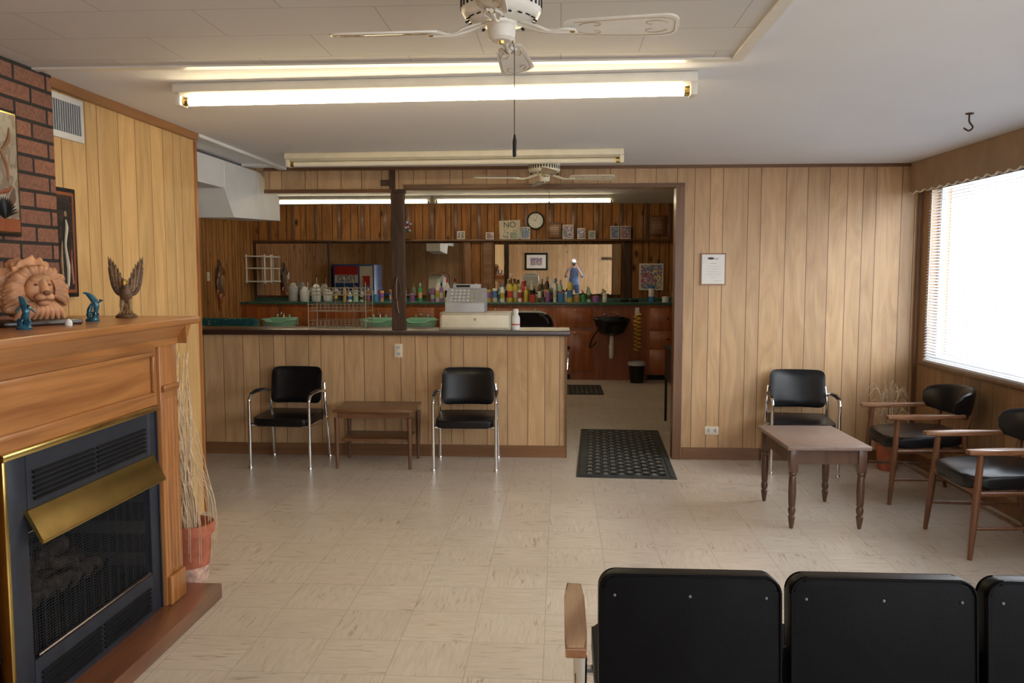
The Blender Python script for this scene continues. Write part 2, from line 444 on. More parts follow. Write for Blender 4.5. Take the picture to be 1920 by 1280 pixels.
b = B('chimney_brick'); b.box(XL + .001, -2.235, 2.05, 3.59, 0, CH - .014, M_brick); b.done()

# rough post
b = B('rough_wood_post')
tb = bmesh.new(); n = 16; rings = []
for i in range(n + 1):
    z = 1.076 + (2.219 - 1.076) * i / n
    rings.append([tb.verts.new((sx * (.052 + .010 * noise.noise(Vector((sx * 3, sy, z * 5)))), sy * .05 + .008 * noise.noise(Vector((sx, sy * 4, z * 6))), z)) for sx, sy in ((-1, -1), (1, -1), (1, 1), (-1, 1))])
for a, c in zip(rings, rings[1:]):
    for k in range(4): tb.faces.new([a[k], a[(k + 1) % 4], c[(k + 1) % 4], c[k]])
tb.faces.new(list(reversed(rings[0]))); tb.faces.new(rings[-1])
b.merge(tb, M_dark)
b.tube([(0, -.062, 1.52), (.024, -.066, 1.44), (.016, -.07, 1.36), (-.008, -.07, 1.33), (-.026, -.066, 1.38), (-.02, -.064, 1.46)], .006, M_dark, 6, 5, None, True)
b.tube([(0, -.06, 1.53), (-.01, -.068, 1.42), (.0, -.068, 1.28), (.01, -.065, 1.22)], .005, M_base, 6, 4)
b.done((-1.36, D + .045, 0))
b = B('trim_post_bracket'); b.box(-1.42, -1.37, D - .012, D - .001, 2.25, 2.405, M_dark); b.box(-1.49, -1.37, D - .022, D - .012, 2.275, 2.325, M_dark); b.box(-1.42, -1.30, D - .004, D + .10, 2.22, 2.249, M_dark); b.done()

# ------------------------------------------------------------------ windows
def win(name, y0, y1, divs):
    b = B(name); X = XR + .06
    for y in divs: b.box(X, X + .04, y, y + .04, WZ0, WZ1, M_white)
    b.box(X, X + .04, y0, y1, WZ0, WZ0 + .04, M_white); b.box(X, X + .04, y0, y1, WZ1 - .04, WZ1, M_white)
    b.done()
win('window_1', WY0, WY1, (WY0, 4.75, WY1 - .04)); win('added_fill_window', VY0, VY1, (VY0, -.5, VY1 - .04))  # the second one is unseen, added to fill the room with light
b = B('trim_window_sill'); b.box(XR - .05, XR + .05, WY0 - .05, WY1 + .05, WZ0 - .035, WZ0, M_trim, .006); b.box(XR - .05, XR + .05, VY0 - .05, VY1 + .05, WZ0 - .035, WZ0, M_trim, .006); b.done()
b = B('window_blind')
z = WZ0 + .03
while z < 2.22:
    dz = .0062
    tb = bmesh.new()
    x0, x1 = XR - .036, XR - .011
    pr = [(x0, z - dz), ((x0 + x1) / 2, z + .0015), (x1, z + dz)]
    for y in (WY0 + .03, WY1 - .03):
        for px, pz in pr: tb.verts.new((px, y, pz))
    tb.verts.ensure_lookup_table(); vs = tb.verts
    tb.faces.new([vs[0], vs[1], vs[4], vs[3]]); tb.faces.new([vs[1], vs[2], vs[5], vs[4]])
    b.merge(tb, M_blind); z += .0225
b.box(XR - .045, XR - .005, WY0 + .02, WY1 - .02, 2.20, 2.24, M_blind); b.box(XR - .037, XR - .010, WY0 + .03, WY1 - .03, WZ0 + .003, WZ0 + .018, M_blind)
for y in (WY1 - .25, 5.6, 4.6, 3.6): b.tube([(XR - .037, y, WZ0 + .01), (XR - .037, y, 2.2)], .0012, M_white, 4)
b.tube([(XR - .055, WY1 - .12, 1.15), (XR - .045, WY1 - .10, 2.2)], .004, M_white, 6)
b.done()
b = B('valance')
n = 150; L = (D - .03) - (WY0 - .1)
low = []
for i in range(n + 1):
    y = WY0 - .1 + L * i / n
    low.append((y, 2.205 - .022 * abs(math.sin(math.pi * (y) / .135))))
poly = [(y, z) for y, z in low] + [(D - .03, CH - .002), (WY0 - .1, CH - .002)]
Mx = frameM((XR - .10, 0, 0), (0, 1, 0), (0, 0, 1), (1, 0, 0))
b.prism(poly, .018, M_val, Mx)
b.box(XR - .082, XR, D - .05, D - .03, 2.2, CH - .002, M_val); b.box(XR - .082, XR, WY0 - .1, WY0 - .08, 2.2, CH - .002, M_val)
b.tube([(XR - .102, y, z - .001) for y, z in low], .005, M_cream, 5)
b.done()
b = B('exterior_brick_pillar'); b.box(3.25, 3.44, 7.15, 7.55, -.15, 3.0, M_brickX); b.done()

# ------------------------------------------------------------------ ceiling fixtures
def fixture(name, p0, p1, tube_m, house=M_white):
    p0 = Vector(p0); p1 = Vector(p1); d = p1 - p0; L = d.length; ang = math.atan2(d.y, d.x)
    b = B(name)
    b.box(0, L, -.060, .060, -.044, -.001, house, .006)
    b.prism([(-.055, -.044), (.055, -.044), (.03, -.056), (-.03, -.056)], L - .06, house, frameM((.03, 0, 0), (0, 1, 0), (0, 0, 1), (1, 0, 0)))
    for x in (0.0, L - .03): b.box(x, x + .03, -.040, .040, -.098, -.040, house, .006)
    b.cyl((.03, 0, -.076), (L - .03, 0, -.076), .0185, tube_m, 16)
    for x in (.03, L - .055): b.cyl((x, 0, -.076), (x + .025, 0, -.076), .0195, M_brass, 16)
    return b.done(tuple(p0), ang)
fixture('added_back_room_fill_tube', (-1.80, 3.88, CH), (.60, 3.78, CH), M_tube_on)
fixture('added_back_room_fill_tube', (-2.02, 6.10, CH), (.45, 6.00, CH), M_tube_off, house=M_cream)
fixture('added_back_room_fill_tube', (-4.2, 11.3, BH), (-1.75, 11.3, BH), M_tube_back)
fixture('added_back_room_fill_tube', (-1.72, 11.3, BH), (.73, 11.3, BH), M_tube_back)
fixture('added_back_room_fill_tube', (-2.0, 8.2, BH), (.45, 8.2, BH), M_tube_back)  # unseen extra tube, added to brighten the back room

def fan(name, loc, rad, rot, house, chain=None):
    b = B(name)
    prof = [(.0, 0), (.075, 0), (.085, -.02), (.118, -.035), (.122, -.05), (.122, -.080), (.112, -.098), (.085, -.112), (.05, -.116)]
    b.lathe(list(reversed(prof)) , (0, 0, 0), house, 32)
    for i in range(36):
        a = 2 * math.pi * i / 36
        M = Matrix.Rotation(a, 4, 'Z')
        b.box(.1195, .1235, -.004, .004, -.078, -.052, M_black, M=M)
    for i in range(20):
        M = Matrix.Rotation(2 * math.pi * i / 20, 4, 'Z') @ Matrix.Translation((.098, 0, -.106)) @ Matrix.Rotation(R(30), 4, 'Y')
        b.box(-.012, .012, -.004, .004, -.002, .002, M_black, M=M)
    b.lathe([(0, -.168), (.030, -.168), (.040, -.160), (.043, -.145), (.043, -.128), (.050, -.120), (.050, -.112), (0, -.112)], (0, 0, 0), house, 24)
    b.lathe([(0, -.178), (.008, -.176), (.010, -.168), (0, -.167)], (0, 0, 0), M_brass, 12)
    L0, L1 = .19, rad; BZ = -.138
    for k in range(4):
        Rz = Matrix.Rotation(rot + k * math.pi / 2, 4, 'Z')
        P = Rz @ Matrix.Translation((0, 0, BZ)) @ Matrix.Rotation(R(-13), 4, 'X')
        w0, w1 = .045, .060
        pts = [(L0, -w0 * .7), (L0 + .02, -w0)]
        for i in range(9):
            a = R(-90 + 22.5 * i); pts.append((L1 - .04 + .04 * math.cos(a), w1 * math.copysign(abs(math.sin(a)) ** .7, math.sin(a))))
        pts += [(L0 + .02, w0), (L0, w0 * .7)]
        b.prism(pts, .006, house, P)
        for ex, s_ in ((L1 - .08, 1), (L0 + .09, -1)):
            for sy in (-1, 1):
                sp = [(ex + s_ * (.045 - .005 * j) * math.cos(.55 * j), sy * (.018 + (.022 - .002 * j) * math.sin(.55 * j) * .9), -.0008) for j in range(10)]
                b.tube(sp, .0015, M_scroll, 4, 2, P)
        b.tube([(L0 + .03, -w0 + .010, -.0008), (L1 - .05, -w1 + .012, -.0008), (L1 - .014, 0, -.0008), (L1 - .05, w1 - .012, -.0008), (L0 + .03, w0 - .010, -.0008)], .0013, M_scroll, 4, 4, P)
        P2 = Rz @ Matrix.Translation((0, 0, BZ))
        for sy in (-1, 1):
            b.tube([(.06, sy * .012, .022), (.11, sy * .026, .004), (.15, sy * .010, -.008), (.19, sy * .024, -.006), (.225, sy * .010, -.006)], .0045, house, 6, 4, P2)
        b.tube([(.05, 0, .022), (.13, 0, -.004), (.225, 0, -.008)], .007, house, 6, 3, P2)
        b.sphere((.215, 0, -.01), (.010, .010, .004), M_brass, 10, 6, P2)
    if chain:
        b.tube([(.03, .03, -.155), (.038, .035, -.18), (.038, .035, -chain)], .0013, M_dark, 5)
        b.lathe([(0, 0), (.006, .004), (.0065, .05), (.003, .07), (0, .072)], (.038, .035, -chain - .07), M_black, 10)
    return b.done(loc)
fan('ceiling_fan', (-.18, 2.56, CH - .012), .53, R(-3), M_white, .44)
fan('ceiling_fan', (-.12, 6.25, CH - .03), .53, R(6), M_cream, .30)
b = B('ceiling_fan_mount'); b.lathe([(0, -.029), (.06, -.029), (.07, 0), (0, 0)], (0, 0, 0), M_cream, 20); b.done((-.12, 6.25, CH))

b = B('ceiling_hook'); b.tube([(0, 0, 0), (0, 0, -.045), (.02, 0, -.075), (.0, 0, -.095), (-.028, 0, -.08)], .005, M_dark, 8, 5)
b.lathe([(0, -.006), (.02, -.006), (.022, 0), (0, 0)], (0, 0, 0), M_dark, 14); b.done((2.25, 4.78, CH))

# duct
b = B('air_duct')
prof = [(5.19, CH), (7.0, CH), (7.42, 2.27), (7.5, 2.22), (7.5, 2.03), (6.42, 1.99), (6.25, 2.20), (5.19, 2.20)]
prof = [(y, min(z, CH - .022)) for y, z in prof]
b.prism(prof, .30, M_duct, frameM((-2.86, 0, 0), (0, 1, 0), (0, 0, 1), (1, 0, 0)))
for y in (6.25, 6.95): b.box(-2.865, -2.553, y, y + .015, 2.19 if y > 6.5 else 2.195, 2.405, M_duct)
b.done()

# vent
b = B('vent_grille')
b.box(XL, XL + .012, 3.61, 3.94, 2.175, 2.375, M_white, .003)
b.box(XL + .004, XL + .0135, 3.645, 3.905, 2.205, 2.345, M_black)
for i in range(15):
    y = 3.65 + i * .018
    b.box(XL + .010, XL + .018, y, y + .006, 2.205, 2.345, M_grey)
b.done()

# ------------------------------------------------------------------ fireplace
FX = -1.745; FY0, FY1 = 2.02, 3.65; BX = -2.233
b = B('fireplace_mantel')
b.box(BX, -1.61, 1.90, 3.77, 0, .072, M_hearth, .005)
for y0 in (FY0, FY1 - .165):
    b.box(BX, FX + .005, y0, y0 + .165, .072, 1.27, M_oakZ, .003)
    b.box(FX + .005, FX + .022, y0 + .01, y0 + .155, .072, .20, M_oakZ, .004)
    b.box(FX + .005, FX + .020, y0 + .012, y0 + .153, 1.03, 1.06, M_oakY, .004)
    for k in range(4):
        yy = y0 + .03 + k * .033
        b.cyl((FX + .004, yy, .22), (FX + .004, yy, 1.0), .007, M_oakZ, 8)
iy0, iy1 = FY0 + .165, FY1 - .165
b.box(BX, FX - .01, iy0, iy1, .98, 1.27, M_oakY)
b.box(BX, FX - .018, iy0, 2.30, .072, .98, M_oakZ); b.box(BX, FX - .018, iy1 - .01, iy1, .072, .98, M_oakZ)
for (a0, a1, z0, z1) in ((iy0 + .03, iy1 - .03, 1.02, 1.215),):
    x0 = FX - .01
    b.box(x0, x0 + .014, a0, a1, z1 - .02, z1, M_oakY, .005); b.box(x0, x0 + .014, a0, a1, z0, z0 + .02, M_oakY, .005)
    b.box(x0, x0 + .014, a0, a0 + .02, z0 + .02, z1 - .02, M_oakZ, .005); b.box(x0, x0 + .014, a1 - .02, a1, z0 + .02, z1 - .02, M_oakZ, .005)
cp = [(0, 1.235), (.012, 1.235), (.014, 1.262), (.022, 1.268), (.03, 1.285), (.045, 1.305), (.052, 1.318), (.0, 1.318)]
b.prism(cp, FY1 - FY0 + .1, M_oakY, frameM((FX, FY0 - .05, 0), (1, 0, 0), (0, 0, 1), (0, 1, 0)))
b.prism(cp, FX - BX + .052, M_oakY, frameM((BX, FY1, 0), (0, 1, 0), (0, 0, 1), (1, 0, 0)))
b.box(BX, -1.685, 1.90, 3.79, 1.318, 1.352, M_oakY, .008, 3)
b.box(XL + .002, BX, 3.60, 3.79, 1.318, 1.352, M_oakY)
b.done()
MZ = 1.352
b = B('fireplace_insert')
SX = -1.758
y0, y1 = 2.485, 3.47
oy0, oy1, oz0, oz1 = 2.59, 3.40, .25, .70
b.box(SX - .03, SX, y0, oy0, .073, .955, M_firem, .004); b.box(SX - .03, SX, oy1, y1, .073, .955, M_firem, .004)
b.box(SX - .03, SX, oy0, oy1, oz1, .955, M_firem); b.box(SX - .03, SX, oy0, oy1, .073, oz0, M_firem)
b.box(SX - .03, SX + .014, y0 - .02, y1 + .010, .955, .979, M_brass, .004)
b.box(SX - .03, SX + .008, y0 - .02, y0, .073, .955, M_brass, .003); b.box(SX - .03, SX + .004, y1, y1 + .010, .073, .955, M_firem)
for zc in (.80, .818, .836, .854, .872, .89):
    for ya in (0, 1):
        M = Matrix.Translation((SX + .002, 0, zc)) @ Matrix.Rotation(R(25), 4, 'Y')
        b.box(-.006, .008, oy0 + .03 + ya * .385, oy0 + .395 + ya * .385, -.0035, .0035, M_fireb, M=M)
for zc in (.105, .123, .141, .159, .177, .195):
    for ya in (0, 1):
        M = Matrix.Translation((SX + .002, 0, zc)) @ Matrix.Rotation(R(25), 4, 'Y')
        b.box(-.006, .008, oy0 + .03 + ya * .385, oy0 + .395 + ya * .385, -.0035, .0035, M_fireb, M=M)
hp = [(0, .770), (.012, .770), (.062, .672), (.062, .662), (.055, .662), (0, .760)]
b.prism(hp, oy1 - oy0 + .04, M_brass, frameM((SX, oy0 - .02, 0), (1, 0, 0), (0, 0, 1), (0, 1, 0)))
b.box(BX + .01, BX + .02, oy0, oy1, oz0, oz1, M_fbrick)
b.box(BX + .02, SX - .03, oy0 - .01, oy0, oz0 - .01, oz1, M_fbrick); b.box(BX + .02, SX - .03, oy1, oy1 + .01, oz0 - .01, oz1, M_fbrick)
b.box(BX + .02, SX - .03, oy0, oy1, oz0 - .01, oz0, M_fireb); b.box(BX + .02, SX - .03, oy0, oy1, oz1, oz1 + .01, M_fireb)
for k in range(7):
    yy = oy0 + .15 + k * .085
    b.tube([(-2.15, yy, .33), (-1.93, yy, .30), (-1.87, yy, .37)], .007, M_fireb, 6, 3)
for (p, q, r) in (((-2.08, 2.70, .345), (-2.05, 3.32, .35), .045), ((-1.97, 2.74, .345), (-1.95, 3.28, .34), .04), ((-2.02, 2.76, .42), (-2.05, 3.22, .44), .036), ((-2.10, 2.95, .47), (-1.93, 3.12, .40), .028), ((-1.92, 2.88, .40), (-2.1, 2.80, .48), .026)):
    p, q = Vector(p), Vector(q); pts = [p.lerp(q, i / 8) + Vector((random.uniform(-.008, .008), 0, random.uniform(-.008, .008))) for i in range(9)]
    b.tube(pts, [r * random.uniform(.85, 1.12) for _ in range(9)], M_log, 10, 2)
x = SX - .014
n = 72
for i in range(n + 1):
    yy = oy0 + (oy1 - oy0) * i / n
    xo = x + .004 * math.sin(i * 1.2)
    b.tube([(xo, yy, oz0 + .012), (xo, yy, oz1 - .005)], .0010, M_steel, 3)
for k in range(42):
    z = oz0 + .012 + k * .0104
    b.tube([(x + .004 * math.sin(i * 2.4), oy0 + (oy1 - oy0) * i / 32, z) for i in range(33)], .0009, M_steel, 3)
b.tube([(x, oy0, oz1 - .012), (x, oy1, oz1 - .012)], .004, M_chrome, 8)
b.tube([(x + .012, oy0 + .02, oz0 + .01), (x + .012, oy1 - .02, oz0 + .01)], .006, M_chrome, 8)
b.done()

# framed pictures on the left
b = B('framed_artwork')
b.box(XL, XL + .022, 3.60, 3.825, 1.44, 1.945, M_black, .004); b.box(XL + .02, XL + .0235, 3.62, 3.805, 1.46, 1.925, M_redpanel); b.box(XL + .022, XL + .0245, 3.635, 3.79, 1.475, 1.91, M_art1)
b.tube([(XL + .024, 3.735, 1.49), (XL + .024, 3.74, 1.58), (XL + .024, 3.725, 1.68), (XL + .024, 3.74, 1.76), (XL + .024, 3.735, 1.80)], [.006, .010, .006, .009, .002], M_beige, 8, 4)
b.sphere((XL + .024, 3.735, 1.825), (.003, .010, .014), M_gold, 10, 8)
b.tube([(XL + .025, 3.70, 1.50), (XL + .025, 3.69, 1.60), (XL + .025, 3.70, 1.70)], [.006, .007, .002], M_gold, 8, 4)
b.tube([(XL + .026, 3.77, 1.50), (XL + .026, 3.765, 1.58), (XL + .026, 3.77, 1.66)], [.007, .006, .002], M_redpanel, 8, 4)
b.done()
b = B('framed_picture')
b.box(-2.235, -2.213, 2.82, 3.31, 1.70, 2.205, M_black, .004); b.box(-2.215, -2.211, 2.832, 3.298, 1.712, 2.193, M_brass)
b.box(-2.213, -2.209, 2.838, 3.292, 1.718, 2.187, M_art2)
for k, (yy, zz, ln, an) in enumerate(((3.0, 1.90, .26, 60), (3.20, 1.99, .16, 115), (3.2, 1.88, .12, 20), (2.95, 2.05, .15, 40), (3.22, 2.08, .12, 60))):
    dy, dz = math.cos(R(an)) * ln / 2, math.sin(R(an)) * ln / 2
    b.tube([(-2.208, yy - dy, zz - dz), (-2.208, yy + .02, zz), (-2.208, yy + dy, zz + dz)], [.003, .010, .002], (M_art1, M_frame, M_redpanel)[k % 3], 6, 4)
b.box(-2.209, -2.206, 2.838, 3.292, 1.718, 1.77, M_redpanel)
for k in range(16):
    a = R(20 + 140 * (k / 15)); b.tube([(-2.206, 3.20, 1.77), (-2.205, 3.20 + .05 * math.cos(a), 1.77 + .06 * math.sin(a)), (-2.205, 3.20 + .085 * math.cos(a), 1.77 + .085 * math.sin(a))], [.003, .004, .0008], M_black, 4, 2)
b.done()

# ------------------------------------------------------------------ mantel ornaments
def skin_mesh(pts, edges, radii, sub=2):
    me = bpy.data.meshes.new('sk'); me.from_pydata([Vector(p) for p in pts], edges, [])
    o = bpy.data.objects.new('sk', me); COL.objects.link(o)
    m = o.modifiers.new('s', 'SKIN'); o.modifiers.new('u', 'SUBSURF').levels = sub
    lay = me.skin_vertices[0].data if me.skin_vertices else None
    if lay is None:
        bm = bmesh.new(); bm.from_mesh(me); bm.verts.layers.skin.verify(); bm.to_mesh(me); bm.free(); lay = me.skin_vertices[0].data
    for i, r in enumerate(radii): lay[i].radius = (r, r) if not isinstance(r, tuple) else r
    lay[0].use_root = True
    dg = bpy.context.evaluated_depsgraph_get(); dg.update()
    out = bpy.data.meshes.new_from_object(o.evaluated_get(dg)); bpy.data.objects.remove(o)
    tb = bmesh.new(); tb.from_mesh(out); return tb
def chain(b, pts, radii, mat, sub=1, M=None):
    tb = skin_mesh(pts, [(i, i + 1) for i in range(len(pts) - 1)], radii, sub); b.merge(tb, mat, M)

b = B('eagle_figurine')
b.lathe([(0, 0), (.046, 0), (.048, .008), (.038, .016), (.028, .022), (0, .022)], (0, 0, 0), M_bronze, 14)
b.tube([(0, 0, .015), (.008, 0, .04), (-.004, .005, .062)], [.024, .018, .014], M_gold, 8, 3)
chain(b, [(0, .016, .045), (0, .014, .070), (0, .006, .100), (0, -.004, .128), (0, -.014, .146), (0, -.022, .158)], [.012, .022, .033, .028, .018, .017], M_bronze, 2)
b.sphere((0, -.022, .162), (.016, .017, .015), M_gold, 12, 8)
b.tube([(0, -.034, .163), (0, -.048, .159), (0, -.050, .148)], [.008, .006, .001], M_yellow, 8, 3)
for sx in (-1, 1):
    b.tube([(sx * .014, 0, .08), (sx * .018, -.012, .055), (sx * .018, -.020, .03)], [.013, .009, .005], M_gold, 8, 3)
    b.sphere((sx * .010, -.034, .166), (.003, .003, .003), M_black, 8, 6)
    for k in range(3): b.tube([(sx * .018, -.020, .032), (sx * .018 + (k - 1) * .009, -.034, .026), (sx * .018 + (k - 1) * .012, -.040, .018)], [.004, .003, .0008], M_gold, 6, 2)
    wo = [(.006, .095), (.034, .108), (.052, .138), (.062, .175), (.070, .215), (.074, .250), (.073, .282), (.066, .262), (.063, .276), (.056, .250), (.052, .264), (.046, .236), (.041, .248), (.036, .220), (.031, .230), (.027, .202), (.021, .208), (.018, .180), (.012, .182), (.008, .150)]
    Mw = frameM((0, .016, 0), (sx, .12, 0), (0, .08, 1), (0, -1 , 0))
    b.prism(wo, .007, M_bronze, Mw)
    tips = [(.072, .272), (.063, .266), (.053, .254), (.043, .240), (.034, .222), (.025, .202), (.017, .180)]
    for i, (tx, tz) in enumerate(tips):
        rx, rz = .050 - .006 * i, .150 - .006 * i
        for dpt in (.008, -.001):
            b.tube([(rx, rz, dpt), ((rx + tx) / 2 + .003, (rz + tz) / 2, dpt), (tx, tz, dpt * .8)], [.006, .0058, .0012], M_bronze if (i + (dpt > 0)) % 2 else M_gold, 6, 3, Mw)
    for r_ in range(3):
        for i in range(5):
            x_ = .022 + .009 * i - .003 * r_; z_ = .112 + .013 * i + .012 * r_
            b.sphere((x_, z_, .009), (.007, .011, .003), M_gold if (i + r_) % 2 else M_bronze, 8, 6, Mw)
    b.tube([(.010, .110, .004), (.034, .112, .004), (.053, .142, .004), (.064, .18, .004), (.072, .23, .004)], [.012, .011, .009, .006, .003], M_bronze, 8, 4, Mw)
for k in range(5):
    a = R(-24 + 12 * k); b.tube([(0, .02, .06), (math.sin(a) * .03, .035, .04), (math.sin(a) * .055, .045, .015)], [.007, .009, .002], M_bronze, 6, 2)
b.done((-1.95, 3.62, MZ), R(22), scale=.98)

# lion's head bust with heavy mane, on a dark wood plinth
b = B('lion_head_sculpture')
b.box(-.15, .15, -.085, .085, 0, .022, M_darkcap, .006)
tb = bmesh.new(); bmesh.ops.create_icosphere(tb, subdivisions=6, radius=1)
for v in tb.verts:
    p = v.co.copy()
    th = math.atan2(p.z, p.x); rad = math.hypot(p.x, p.z)
    lock = math.sin(th * 13 + 5 * noise.noise(p * 2.0) + p.y * 4) * .055 * min(1, rad * 1.4)
    lock += .05 * math.sin(rad * 17 + 6 * noise.noise(p * 1.6 + Vector((5, 1, 2)))) * min(1, rad * 1.3)
    n1 = noise.fractal(p * 1.4 + Vector((3, 1, 7)), 1, 2, 4)
    r = 1 + lock + .12 * n1
    z = .130 + p.z * r * (.118 if p.z > 0 else .11)
    v.co = Vector((p.x * r * (.135 - .02 * p.z), p.y * r * .062 + .012, max(.022, z + .010)))
b.merge(tb, M_coral)
for i in range(30):
    a = R(-20 + 220 * i / 29); ca, sa = math.cos(a), math.sin(a)
    b.tube([(ca * .062, -.048, .135 + sa * .060), (ca * .095 + .008 * math.sin(i * 2), -.050, .130 + sa * .088), (ca * .122, -.030, .112 + sa * .108)], [.010, .015, .005], M_coral, 7, 4)
for i in range(9):
    x_ = -.09 + .0225 * i
    b.tube([(x_ * .5, -.052, .085), (x_ * .8, -.062, .058), (x_ * 1.05, -.050, .026)], [.012, .015, .006], M_coral, 7, 4)
b.sphere((0, -.050, .142), (.052, .034, .056), M_coral, 20, 14)
b.sphere((0, -.062, .175), (.040, .022, .020), M_coral, 16, 10)
b.tube([(0, -.070, .172), (0, -.088, .145), (0, -.098, .125)], [.016, .016, .017], M_coral, 10, 4)
b.sphere((0, -.108, .126), (.014, .008, .010), M_corald, 12, 8)
for s_ in (-1, 1):
    b.sphere((s_ * .016, -.090, .110), (.020, .018, .015), M_coral, 14, 10)
    b.sphere((s_ * .025, -.080, .156), (.008, .006, .005), M_corald, 10, 8)
    b.sphere((s_ * .060, -.035, .190), (.018, .012, .020), M_coral, 12, 8)
b.tube([(-.022, -.100, .098), (0, -.106, .101), (.022, -.100, .098)], .0035, M_corald, 6, 4)
b.sphere((0, -.080, .088), (.022, .018, .013), M_coral, 12, 8)
b.done((-2.02, 3.06, MZ), R(62), angle=60)

def dolphin(name, loc, rot, s):
    b = B(name)
    b.lathe([(0, 0), (.022, 0), (.024, .005), (.018, .01), (.012, .016), (0, .018)], (0, 0, 0), M_teal, 14)
    for a in range(5):
        an = a * 1.25; b.tube([(.012 * math.cos(an), .012 * math.sin(an), .006), (.018 * math.cos(an + .4), .018 * math.sin(an + .4), .026), (.010 * math.cos(an + .9), .010 * math.sin(an + .9), .034)], [.006, .004, .001], M_teal, 6, 3)
    chain(b, [(0, 0, .015), (.012, 0, .035), (.014, 0, .058), (.004, 0, .080), (-.010, 0, .094), (-.020, 0, .100), (-.029, 0, .099)], [.004, .008, .0125, .0125, .009, .004, .002], M_teal, 2)
    b.prism([(0, 0), (.018, .012), (.004, .016)], .002, M_teal, frameM((.020, .001, .062), (1, 0, 0), (0, 0, 1), (0, -1, 0)))
    for sy in (-1, 1):
        b.tube([(.004, sy * .010, .070), (.006, sy * .022, .060), (.012, sy * .028, .050)], [.004, .003, .001], M_teal, 6, 3)
    chain(b, [(-.008, 0, .018), (-.012, .004, .035), (-.006, .006, .052), (.0, .004, .066)], [.006, .009, .007, .002], M_teal, 2)
    b.prism([(0, 0), (.014, .010), (.002, .006), (-.002, .006), (-.014, .010)], .002, M_teal, frameM((0, .004, .064), (0, 1, 0), (0, 0, 1), (1, 0, 0)))
    return b.done(loc, rot, scale=s)
dolphin('dolphin_figurine', (-1.94, 3.33, MZ), R(20), 1.18)
dolphin('dolphin_figurine', (-1.90, 2.83, MZ), R(-30), 1.15)
b = B('seashell'); b.lathe([(0, 0), (.012, 0), (.014, .01), (.010, .02), (.003, .026), (0, .028)], (0, 0, 0), M_paper, 12); b.done((-1.86, 3.03, MZ))

# ------------------------------------------------------------------ potted dried plant
b = B('potted_dried_plant')
b.lathe([(0, 0), (.078, 0), (.082, .01), (.090, .06), (.092, .085)], (0, 0, 0), M_pale, 28)
b.lathe([(.091, .085), (.108, .24), (.110, .25), (.122, .25), (.124, .30), (.116, .302), (.108, .27), (.1, .26), (0, .255)], (0, 0, 0), M_terra, 28)
for i in range(130):
    a = random.uniform(0, 6.28); r0 = random.uniform(0, .06)
    h = random.uniform(.85, 1.22)
    tx, ty = -.09 + random.gauss(0, .03), -.02 + random.gauss(0, .07)
    p = [(r0 * math.cos(a), r0 * math.sin(a), .25)]
    for k in range(1, 7):
        t = k / 6
        p.append((r0 * math.cos(a) * (1 - t) + tx * min(1, t * 1.3) + random.gauss(0, .012), r0 * math.sin(a) * (1 - t) + ty * t + random.gauss(0, .012), .25 + (h - .25) * t))
    b.tube(p, random.uniform(.0018, .0042), M_straw, 4, 3)
for i in range(46):
    a = random.uniform(0, 6.28); R1 = random.uniform(.06, .16)
    ca, sa = math.cos(a), math.sin(a)
    b.tube([(.03 * ca, .03 * sa, .26), (-.05 + R1 * .5 * ca, R1 * .5 * sa, random.uniform(.5, .9)), (R1 * .9 * ca, R1 * sa, .42), (R1 * ca, R1 * 1.1 * sa, random.uniform(.08, .3))], .0016, M_straw, 4, 5)
b.done((-1.86, 3.98, 0))

